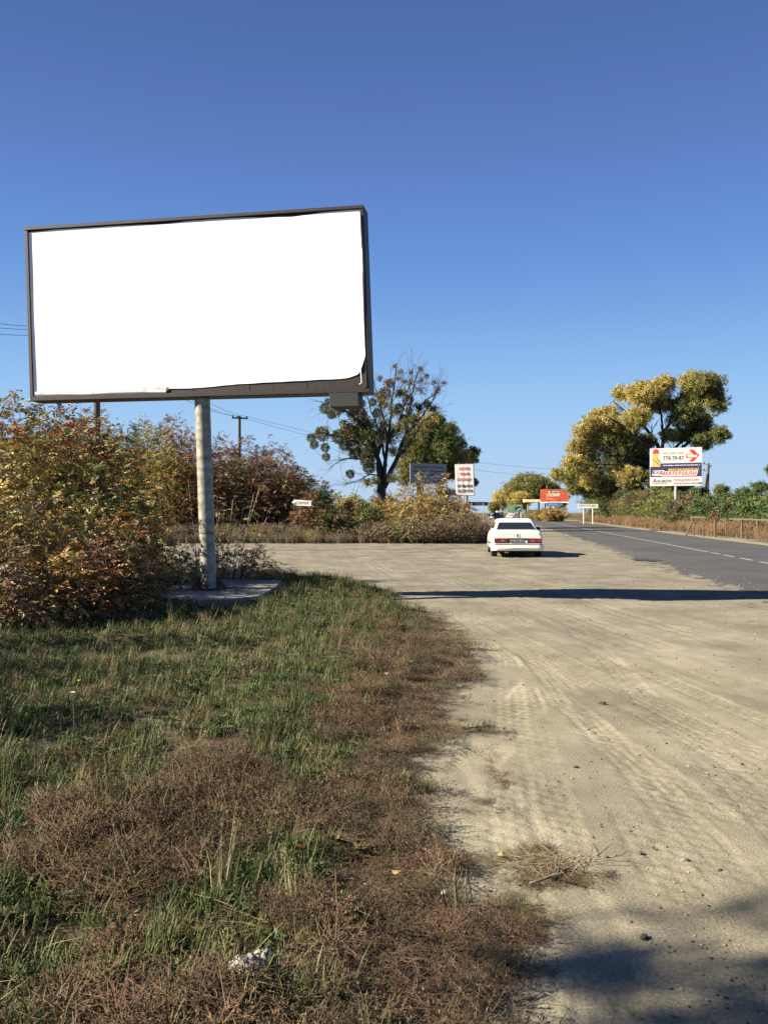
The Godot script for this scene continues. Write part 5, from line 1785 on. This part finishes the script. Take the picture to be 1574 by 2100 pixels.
		for t in 8:
			pts.append(curve(ln, t / 7.0))
			rad.append(lerpf(0.011, 0.004, t / 7.0))
		s.tube(pts, rad, 5, Color(0.34, 0.28, 0.22), false)
		part(o, "stem", s.mesh(), M.stem)
		var where := []
		var tints := PackedColorArray()
		for k in 9 if d < 16.3 else 4:
			var a := rng.randf() * TAU
			where.append(Transform3D(facing(Vector3(cos(a), rng.randf_range(-0.3, 0.5), sin(a)), rng.randf_range(-0.6, 0.6), 0.8), curve(ln, rng.randf_range(0.62, 1.0))))
			tints.append(pick(PAL.tan))
		foliage(o, [K.compound[0]], where, tints)
	# low withered brush round the foundation
	for q in [[505, 17.2, 1110, 0.6], [470, 17.6, 1105, 0.6], [530, 17.0, 1135, 0.5], [395, 16.8, 1120, 0.5], [360, 16.0, 1115, 0.5], [345, 14.6, 1135, 0.5], [440, 18.0, 1110, 0.5]]:
		var foot := spot(at(q[0], 0, q[1]).x, q[1])
		shrub("withered_bush", "low withered bush beside the concrete foundation", "bush", "withered bushes by the foundation", foot, at(q[0], q[2], q[1]).y - foot.y, q[3], 9, 130, K.simple, 0.62, ["grey", "brown", "tan"], 0.1, 1.3, 0.007)
	# hedge across the road
	for row in 2:
		var d := 50.0 + 2.0 * row
		while d < 160.0:
			var x := road_right(d) + 4.2 + 2.8 * row + rng.randf_range(-0.4, 0.6)
			var px := MID + x / d * LENS
			var pal: Array = [["green", "deep"], ["deep", "green"], ["green", "olive"], ["deep", "brown"]][rng.randi() % 4]
			if px > 1335.0 and px < 1385.0:
				pal = ["olive", "green"]
			var h := 1.6 + 0.7 * rng.randf() + 0.3 * row + (d - 54.0) * 0.038
			shrub("hedge_bush", {"deep": "dark green", "green": "fresh green", "olive": "yellowing"}[pal[0]] + {"green": "", "deep": "", "olive": " and olive", "brown": " and brown"}[pal[1]] + " hedge bush " + ("facing the road" if row == 0 else "behind the roadside row") + (" past the wooden fence" if d > 60.0 and d < 95.0 else (" beside the wooden fence" if d <= 60.0 else " near the town sign")), "bush", "hedge bushes across the road", spot(x, d), h, 1.9 + 0.01 * (d - 50.0), 7, 780, K.mid, 1.15 + d * 0.003, pal, 0.02, 1.2, 0.03)
			d += 2.6 + d * 0.025
	for q in [[1128, 150.0, 1040, 2.6, ["rust", "gold"]], [1112, 165.0, 1043, 2.6, ["olive", "gold"]], [1098, 180.0, 1046, 2.4, ["olive", "tan"]], [1143, 150.0, 1040, 2.4, ["gold", "rust"]]]:
		var foot := spot(at(q[0], 0, q[1]).x, q[1])
		shrub("autumn_bush", {"rust": "rusty bush below the blue board", "olive": "olive bush below the canopy fascia", "gold": "golden bush between blue board and hedge"}[q[4][0]], "bush", "autumn bushes at the bend", foot, at(q[0], q[2], q[1]).y - foot.y, q[3], 6, 420, K.mid, 1.6, q[4], 0.03, 1.0, 0.03)

# ---------------------------------------------------------------- verges
func scatter(called: String, label: String, meshes: Array, where: Array, tints: PackedColorArray, mat: Material) -> void:
	for m in meshes.size():
		var w := []
		var t := PackedColorArray()
		for q in range(m, where.size(), meshes.size()):
			w.append(where[q])
			t.append(tints[q])
		if w.is_empty():
			continue
		var o := many(self, called, meshes[m], mat, w, t, true)
		o.set_meta("label", label)

func upright(p: Vector3, k: float, tall := 1.0) -> Transform3D:
	var tilt := Basis(Vector3(rng.randf_range(-1, 1), 0, rng.randf_range(-1, 1)).normalized(), rng.randf() * 0.22)
	return Transform3D(tilt * Basis(Vector3.UP, rng.randf() * TAU).scaled(Vector3(k, k * tall, k)), p)

func build_verges() -> void:
	rng.seed = 401
	var weeds := [dry_weed(16, 0.30, 0.62, 26), dry_weed(14, 0.34, 0.52, 26), dry_weed(18, 0.26, 0.70, 22)]
	for m in weeds.size():
		pass
	var where := []
	var tints := PackedColorArray()
	# far side of the side road
	for k in 7000:
		var d := 43.0 + pow(rng.randf(), 1.6) * 26.0
		var x := rng.randf_range(-24.0, 9.0)
		var inside := in_verge(x, d)
		if inside < 0.1:
			continue
		var pal := "grey" if patch.get_noise_2d(x * 0.6, d * 0.6) > -0.05 else ("brown" if patch.get_noise_2d(x * 0.6, d * 0.6) > -0.3 else "olive")
		where.append(upright(spot(x, d), rng.randf_range(0.55, 1.0) * (0.55 + 0.5 * smoothstep(0.0, 3.0, inside)) * 1.7, 0.85))
		tints.append(pick(PAL[pal]))
	# across the road
	for k in 9000:
		var d := 34.0 + pow(rng.randf(), 1.4) * 130.0
		var x := road_right(d) + 1.2 + pow(rng.randf(), 0.8) * 7.5
		if x / d > 0.5 or (x - road_right(d)) < 1.2 + 0.7 * hills.get_noise_2d(x, d):
			continue
		var pal := "brown" if patch.get_noise_2d(x * 0.5, d * 0.3) > -0.2 else ("rust" if rng.randf() < 0.3 else "grey")
		where.append(upright(spot(x, d), rng.randf_range(0.6, 1.0) * 2.1 * (0.5 + 0.5 * smoothstep(1.0, 3.5, x - road_right(d))), 0.95))
		tints.append(pick(PAL[pal]))
	# along the bend
	for k in 1800:
		var d := 60.0 + rng.randf() * 130.0
		var x := table(verge_edge, d) - rng.randf() * 6.0
		where.append(upright(spot(x, d), rng.randf_range(0.6, 1.0) * 2.0, 0.7))
		tints.append(pick(PAL["grey" if rng.randf() < 0.6 else "tan"]))
	var thick := [dry_weed(18, 0.34, 0.62, 0), dry_weed(18, 0.30, 0.6, 0), dry_weed(20, 0.28, 0.66, 0)]
	# fuller seed heads so that weeds still read from afar
	for m in thick.size():
		var s := Shape.new()
		for q in 22:
			var a := rng.randf() * TAU
			var rr := 0.30 * sqrt(rng.randf())
			var root := Vector3(cos(a) * rr * 0.4, 0, sin(a) * rr * 0.4)
			var tip := Vector3(cos(a) * rr, 0.40 + 0.28 * rng.randf(), sin(a) * rr)
			var side := Vector3(-sin(a), 0, cos(a)) * 0.004
			s.quad(root - side, root + side, tip + side * 0.5, tip - side * 0.5, Vector3(cos(a), 0.4, sin(a)).normalized(), shade())
			for b in 7:
				var dir := (somewhere() + Vector3(0, 0.8, 0)).normalized()
				leaf(s, root.lerp(tip, rng.randf_range(0.35, 1.0)) + somewhere() * 0.03, dir, dir.cross(somewhere()).normalized(), rng.randf_range(0.035, 0.075), 0.022, shade())
		thick[m] = s.mesh()
	scatter("verge_weeds", "dry brown and grey weeds along the road verges", thick, where, tints, M.dry)
	# larger withered bushes on the corner
	for q in [[770, 43.8, 1075, 1.2, ["grey", "brown"]], [835, 43.6, 1068, 1.2, ["grey", "olive"]], [868, 43.4, 1060, 1.4, ["grey", "brown"]], [905, 43.4, 1052, 1.5, ["grey", "brown"]], [940, 43.6, 1056, 1.4, ["grey", "brown"]], [965, 44.0, 1062, 1.2, ["brown", "grey"]], [985, 44.6, 1072, 1.0, ["brown", "grey"]], [800, 44.2, 1070, 1.2, ["olive", "grey"]], [725, 44.2, 1078, 1.1, ["deep", "brown"]], [992, 46.0, 1082, 0.8, ["brown", "rust"]]]:
		var foot := spot(at(q[0], 0, q[1]).x, q[1])
		shrub("weed_bush", "withered grey brown bush on the corner of the side road", "bush", "withered bushes on the corner", foot, at(q[0], q[2], q[1]).y - foot.y, q[3], 16, 460, K.simple, 0.9, q[4], 0.1, 1.3, 0.012)

# ---------------------------------------------------------------- near grass
func build_grass() -> void:
	rng.seed = 503
	var greens := [green_tuft(26, 0.07, 0.12, 0.0026), green_tuft(24, 0.08, 0.09, 0.0030), green_tuft(18, 0.06, 0.17, 0.0026)]
	var dries := [dry_weed(15, 0.10, 0.13, 22), dry_weed(17, 0.11, 0.10, 20), dry_weed(13, 0.09, 0.16, 24)]
	var mats := [mat_weed(), mat_weed(), mat_weed()]
	var roses := [rosette(), rosette()]
	var straws := [straw(), straw()]
	var talls := [tall_grass(), tall_grass()]
	# where it is green: [px, py, half width px, half height px, strength]
	var lush := [[560, 1270, 300, 80, 1.0], [700, 1205, 130, 40, 1.0], [300, 1440, 330, 110, 0.9], [120, 1340, 250, 60, 0.4], [640, 1600, 120, 50, 1.0], [600, 1815, 140, 95, 1.1], [760, 1760, 90, 60, 0.5], [120, 1950, 200, 140, 0.6], [620, 2050, 190, 80, 0.7], [330, 1340, 120, 40, 0.7], [600, 1520, 160, 60, 0.4], [160, 1640, 120, 80, 0.5], [380, 1720, 120, 80, 0.35], [840, 1610, 40, 20, 0.6]]
	var bare := [[870, 1360, 150, 80], [520, 1680, 220, 120], [900, 1540, 90, 120], [940, 1990, 180, 110], [160, 1760, 180, 80], [850, 1450, 140, 80]]
	var spots := []
	for q in lush:
		var g := on_ground(q[0], q[1])
		var gx := on_ground(q[0] + q[2], q[1])
		var gn := on_ground(q[0], q[1] + q[3])
		var gf := on_ground(q[0], maxf(1100.0, q[1] - q[3]))
		spots.append([g.x, -g.z, gx.x - g.x, (gn.z - gf.z) * 0.5, q[4]])
	var dulls := []
	for q in bare:
		var g := on_ground(q[0], q[1])
		var gx := on_ground(q[0] + q[2], q[1])
		var gn := on_ground(q[0], q[1] + q[3])
		var gf := on_ground(q[0], q[1] - q[3])
		dulls.append([g.x, -g.z, gx.x - g.x, (gn.z - gf.z) * 0.5, 1.0])
	var wetness := func(x: float, d: float) -> float:
		var v := -0.12 + 0.85 * patch.get_noise_2d(x * 2.2, d * 2.2) + 0.35 * fine.get_noise_2d(x * 0.7, d * 0.7)
		for q in spots:
			var e: float = (x - q[0]) * (x - q[0]) / (q[2] * q[2]) + (d - q[1]) * (d - q[1]) / (q[3] * q[3])
			v += q[4] * 0.95 * exp(-e)
		for q in dulls:
			var e: float = (x - q[0]) * (x - q[0]) / (q[2] * q[2]) + (d - q[1]) * (d - q[1]) / (q[3] * q[3])
			v -= 0.7 * exp(-e)
		return v
	var W := {"green": [], "dry": [], "mat": [], "rose": [], "straw": [], "tall": []}
	var T := {}
	for key in W:
		T[key] = PackedColorArray()
	var green_pal := [Color(0.062, 0.100, 0.026), Color(0.045, 0.080, 0.021), Color(0.085, 0.12, 0.034), Color(0.12, 0.13, 0.046), Color(0.14, 0.13, 0.06)]
	var dry_pal := [Color(0.140, 0.090, 0.054), Color(0.17, 0.112, 0.065), Color(0.10, 0.070, 0.043), Color(0.20, 0.145, 0.084), Color(0.135, 0.074, 0.048), Color(0.10, 0.095, 0.043), Color(0.075, 0.060, 0.035)]
	var straw_pal := [Color(0.30, 0.25, 0.145), Color(0.25, 0.20, 0.115), Color(0.21, 0.18, 0.09)]
	var zones := [[2.2, 5.0, 620.0], [5.0, 8.5, 330.0], [8.5, 13.5, 150.0], [13.5, 22.0, 80.0]]
	for z in zones:
		var wide := 0.50 * float(z[1]) + 0.9
		var n := int((wide + 1.6) * (z[1] - z[0]) * z[2])
		for k in n:
			var d := rng.randf_range(z[0], z[1])
			var x := rng.randf_range(-wide, 1.6)
			if x < -0.50 * d - 0.9:
				continue
			var g := in_grass(x, d)
			if g < -0.10:
				continue
			# keep clear of the foundation
			if x > -3.88 and x < -2.06 and d > 13.25 and d < 16.6:
				continue
			var p := spot(x, d)
			var v: float = wetness.call(x, d) + 0.38 * smoothstep(0.5, 2.2, g)
			var grow := 1.0 + 0.5 * smoothstep(6.0, 16.0, d)
			var r := rng.randf()
			if g < 0.55 and v < 0.4 and r < 0.90:
				if rng.randf() < 0.75 * smoothstep(-0.12, 0.35, g + 0.22 * fine.get_noise_2d(x * 2.0, d * 2.0)):
					W.mat.append(upright(p, rng.randf_range(0.7, 1.3) * grow, 0.7))
					T.mat.append(pick(dry_pal))
				continue
			var density := 0.72 + 0.9 * hills.get_noise_2d(x * 2.6 + 7.0, d * 2.6)
			if rng.randf() > density:
				continue
			if rng.randf() < 0.13 + 0.8 * smoothstep(-0.05, 0.5, v):
				W.green.append(upright(p, rng.randf_range(0.55, 1.1) * grow, rng.randf_range(0.55, 1.0)))
				T.green.append(pick(green_pal))
				if rng.randf() < 0.16:
					W.rose.append(upright(p + Vector3(0.03, 0.02, 0.0), rng.randf_range(0.3, 0.65) * grow))
					T.rose.append(pick(green_pal))
			elif r < 0.60:
				W.dry.append(upright(p, rng.randf_range(0.6, 1.1) * grow, rng.randf_range(0.45, 0.9)))
				T.dry.append(pick(dry_pal))
			else:
				W.mat.append(upright(p + Vector3(0, 0.015, 0), rng.randf_range(0.8, 1.5) * grow, 1.9))
				T.mat.append(pick(dry_pal))
			if rng.randf() < 0.035:
				W.straw.append(upright(p, rng.randf_range(0.5, 1.1) * grow, 0.6))
				T.straw.append(pick(straw_pal))
			# taller grass towards the thicket
			if rng.randf() < 0.008 + 0.09 * smoothstep(0.5, 3.0, -0.28 * d - x):
				W.tall.append(upright(p, rng.randf_range(0.4, 0.75) * (0.8 + 0.2 * grow)))
				T.tall.append(pick(straw_pal if rng.randf() < 0.35 else green_pal))
	# thin growth that stands out on the sand
	for q in [[1015, 1497, 40, 14, 9, "mat"], [1030, 1580, 30, 50, 14, "mat"], [1000, 1650, 55, 25, 9, "mat"], [1080, 1752, 75, 18, 26, "mat"], [1140, 1800, 100, 18, 42, "mat"], [1050, 1860, 55, 25, 22, "mat"], [930, 1770, 60, 25, 26, "mat"], [840, 1615, 30, 14, 14, "green"], [1000, 1490, 30, 10, 6, "green"], [940, 1290, 20, 12, 12, "mat"], [1080, 1900, 40, 25, 40, "mat"]]:
		for k in q[4]:
			var g := on_ground(q[0] + q[2] * rng.randfn(0, 0.5), q[1] + q[3] * rng.randfn(0, 0.5))
			W[q[5]].append(upright(spot(g.x, -g.z), rng.randf_range(0.5, 1.0), 0.35 if q[5] == "mat" else 0.8))
			T[q[5]].append(pick(dry_pal if q[5] == "mat" else green_pal))
	# raked straw lying on the sand and by the foundation
	for q in [[1110, 1775, 110, 22, 26], [560, 1375, 110, 18, 60], [480, 1360, 90, 14, 40]]:
		for k in q[4]:
			var g := on_ground(q[0] + q[2] * rng.randfn(0, 0.5), q[1] + q[3] * rng.randfn(0, 0.5))
			W.straw.append(upright(spot(g.x, -g.z) + Vector3(0, 0.01, 0), rng.randf_range(0.5, 1.0), 0.25))
			T.straw.append(pick(straw_pal))
	scatter("grass", "green grass tufts between the thicket and the sand", greens, W.green, T.green, M.blade)
	scatter("weeds", "dry reddish brown weeds in the roadside grass", dries, W.dry, T.dry, M.dry)
	scatter("weeds", "flat withered mat of weeds along the edge of the sand", mats, W.mat, T.mat, M.dry)
	scatter("weeds", "broad leaved green weeds among the grass", roses, W.rose, T.rose, M.blade)
	scatter("grass", "loose pale straw lying over the grass", straws, W.straw, T.straw, M.dry)
	scatter("grass", "tall seeding grass near the thicket", talls, W.tall, T.tall, M.dry)

# ---------------------------------------------------------------- small things on the ground
func pebble(rough: float) -> ArrayMesh:
	var s := Shape.new()
	var rows := []
	var ph := rng.randf() * 9.0
	for j in 4:
		var row := []
		var lat := -0.9 + 0.6 * j
		for k in 7:
			var a := TAU * k / 7.0
			var r := cos(lat) * (1.0 + rough * sin(a * 2.0 + ph + j) + rough * 0.6 * sin(a * 3.0 + ph * 2.0))
			row.append(Vector3(cos(a) * r, sin(lat) * 0.65, sin(a) * r * 0.8))
		rows.append(row)
	s.loft(rows)
	return s.mesh()

func build_litter() -> void:
	rng.seed = 601
	var where := []
	var tints := PackedColorArray()
	for k in 30000:
		var d := 2.4 + pow(rng.randf(), 1.4) * 20.0
		var x := rng.randf_range(-0.3, 0.5) * d + 0.6
		if in_grass(x, d) > 0.2 or x > road_left(d) + 0.5:
			continue
		if rng.randf() > 0.30 + 1.1 * hills.get_noise_2d((x + 0.11 * d) * 1.7, d * 0.16 + 5.0) + 0.5 * patch.get_noise_2d(x * 2.0, d * 2.0):
			continue
		var r := 0.0015 + 0.0055 * pow(rng.randf(), 6.0)
		r *= 1.0 + 0.07 * d
		where.append(Transform3D(Basis(Vector3.UP, rng.randf() * TAU).scaled(Vector3.ONE * r), spot(x, d) + Vector3(0, r * 0.25, 0)))
		var c: Color = [Color(0.11, 0.085, 0.055), Color(0.17, 0.135, 0.09), Color(0.27, 0.24, 0.18), Color(0.06, 0.05, 0.035), Color(0.08, 0.06, 0.04), Color(0.05, 0.04, 0.03)][rng.randi() % 6]
		tints.append(c)
	for k in 9000:
		var d := rng.randf_range(11.0, 42.0)
		var x := road_left(d) + rng.randfn(0.3, 0.9)
		var r := (0.002 + 0.005 * pow(rng.randf(), 5.0)) * (1.0 + 0.03 * d)
		where.append(Transform3D(Basis(Vector3.UP, rng.randf() * TAU).scaled(Vector3.ONE * r), Vector3(x, 0.018 * smoothstep(0.0, 1.5, x - road_left(d)), -d)))
		tints.append([Color(0.30, 0.27, 0.20), Color(0.24, 0.21, 0.16), Color(0.12, 0.11, 0.10), Color(0.34, 0.31, 0.25)][rng.randi() % 4])
	scatter("gravel", "pebbles and crumbs of earth scattered over the sand", [pebble(0.15), pebble(0.25)], where, tints, M.stone)
	# clods that stand out
	for q in [[1235, 1444, 0.022, 0.04], [1320, 1923, 0.014, 0.04], [1310, 1749, 0.011, 0.09], [1403, 1765, 0.013, 0.20], [1475, 1784, 0.010, 0.05], [1240, 1756, 0.010, 0.10], [1012, 1313, 0.013, 0.05], [1180, 1576, 0.012, 0.04], [950, 1494, 0.022, 0.04]]:
		var g := on_ground(q[0], q[1])
		var o := part(self, "earth_clod", pebble(0.35), M.stone, spot(g.x, -g.z) + Vector3(0, q[2] * 0.35, 0))
		o.scale = Vector3.ONE * q[2] * 1.3
		o.material_override = paint(lin(q[3] * 1.1, q[3], q[3] * 0.8), 1.0)
		tag(o, "small loose clod or stone lying on the sand", "clod", "clods on the sand")
	# fallen leaves
	for q in [[1028, 1753, 0.055, Color(0.62, 0.42, 0.14), "yellow birch-like leaf lying beside the dry weed heap"], [810, 1818, 0.05, Color(0.66, 0.46, 0.20), "pale yellow leaf lying on the brown weed mat"], [912, 1868, 0.05, Color(0.55, 0.44, 0.33), "pale curled leaf on the dark weed mat"], [795, 1402, 0.07, Color(0.60, 0.52, 0.42), "whitish leaf on the red brown weed bank"], [618, 1785, 0.05, Color(0.55, 0.16, 0.06), "orange red leaf lying by the green tuft"], [705, 2077, 0.03, Color(0.62, 0.40, 0.16), "small tan leaf at the edge of the sand"], [690, 1419, 0.05, Color(0.5, 0.45, 0.4), "dull white leaf among the grass"]]:
		var g := on_ground(q[0], q[1])
		var s := Shape.new()
		var l: float = q[2] * 0.6
		var rim := []
		for k in 10:
			var a := TAU * k / 10.0
			rim.append(Vector3(cos(a) * l * (0.75 + 0.25 * cos(a)), 0.006 + 0.18 * l * sin(a * 2.0 + 1.0), sin(a) * l * 0.55))
		for k in 10:
			s.flat(Vector3(0, 0.01, 0), rim[(k + 1) % 10], rim[k], Color.WHITE)
		var lift := 0.05 if in_grass(g.x, -g.z) > 0.05 else 0.012
		var o := part(self, "fallen_leaf", s.mesh(), paint((q[3] * 0.5).linear_to_srgb(), 0.8), spot(g.x, -g.z) + Vector3(0, lift, 0))
		o.rotation.y = rng.randf() * TAU
		tag(o, q[4], "leaf", "fallen leaves")
	# white rubble in the grass
	for q in [[505, 2056, 0.042], [540, 2030, 0.026]]:
		var g := on_ground(q[0], q[1] + 12)
		var s := Shape.new()
		var rows := []
		for j in 9:
			var row := []
			var lat := -1.2 + 0.3 * j
			for k in 16:
				var a := TAU * k / 16.0
				var dirv := Vector3(cos(a) * cos(lat), sin(lat), sin(a) * cos(lat))
				row.append(dirv * (1.0 + 0.55 * fine.get_noise_3d(dirv.x * 0.8 + q[0], dirv.y * 0.8, dirv.z * 0.8) + 0.2 * fine.get_noise_3d(dirv.x * 3.0, dirv.y * 3.0 + q[0], dirv.z * 3.0)))
			rows.append(row)
		s.loft(rows)
		var o := part(self, "white_rubble", s.mesh(), paint(lin(0.52, 0.50, 0.44), 0.95, noise_tex(0.04, 4, 0.45, 1.0, 91, 256), 9.0), spot(g.x, -g.z) + Vector3(0, 0.045, 0))
		o.scale = Vector3(q[2] * 1.3, q[2], q[2] * 1.1)
		tag(o, "larger lump of white rubble in the grass" if q[2] > 0.04 else "smaller white rubble piece behind the larger lump", "rubble", "white rubble")
	# one yellow flower, one white umbel
	for q in [[140, 1545, Color(0.85, 0.65, 0.02), "single yellow flower standing in the grass", 0.016], [125, 1578, Color(0.75, 0.75, 0.68), "small white flower head in the grass by the yellow one", 0.02]]:
		var g := on_ground(q[0], q[1])
		var foot := spot(g.x - 0.02, -g.z + 0.25)
		var o := thing("wild_flower", q[3], "flower", foot, 0.0, "wild flowers")
		var s := Shape.new()
		s.tube([Vector3(0, 0, 0), Vector3(0.01, 0.17, 0), Vector3(0, 0.34, 0)], [0.003, 0.0025, 0.002], 5)
		part(o, "stem", s.mesh(), paint(lin(0.07, 0.10, 0.03), 0.7))
		s = Shape.new()
		for k in 12:
			var a := TAU * k / 12.0
			leaf(s, Vector3(0, 0.34, 0), Vector3(cos(a), 0.35, sin(a)).normalized(), Vector3(-sin(a), 0, cos(a)), q[4], q[4] * 0.5, Color.WHITE)
		part(o, "petals", s.mesh(), paint(q[2].linear_to_srgb(), 0.7))
	# branch with withered twigs on the sand edge
	for q in [[1085, 1812, 1180, 1790], [940, 1500, 1000, 1497], [560, 1362, 700, 1376]]:
		var a := on_ground(q[0], q[1])
		var b := on_ground(q[2], q[3])
		var o := thing("dead_twig", ["dry twig lying in the weed heap on the sand", "thin dark twig at the edge of the sand", "pale dead branch lying in the grass"][0 if q[0] == 1085 else (1 if q[0] == 940 else 2)], "twig", spot(a.x, -a.z))
		var s := Shape.new()
		var e := spot(b.x, -b.z) - o.position
		s.tube([Vector3(0, 0.02, 0), e * 0.35 + Vector3(0, 0.04, 0.03), e * 0.7 + Vector3(0, 0.03, -0.02), e + Vector3(0, 0.05, 0)], [0.007, 0.006, 0.005, 0.003], 5)
		s.tube([e * 0.4 + Vector3(0, 0.04, 0.02), e * 0.6 + Vector3(0, 0.09, 0.12)], [0.004, 0.002], 4)
		s.tube([e * 0.6 + Vector3(0, 0.035, 0), e * 0.85 + Vector3(0, 0.06, -0.14)], [0.004, 0.002], 4)
		part(o, "branch", s.mesh(), M.pale_bark)
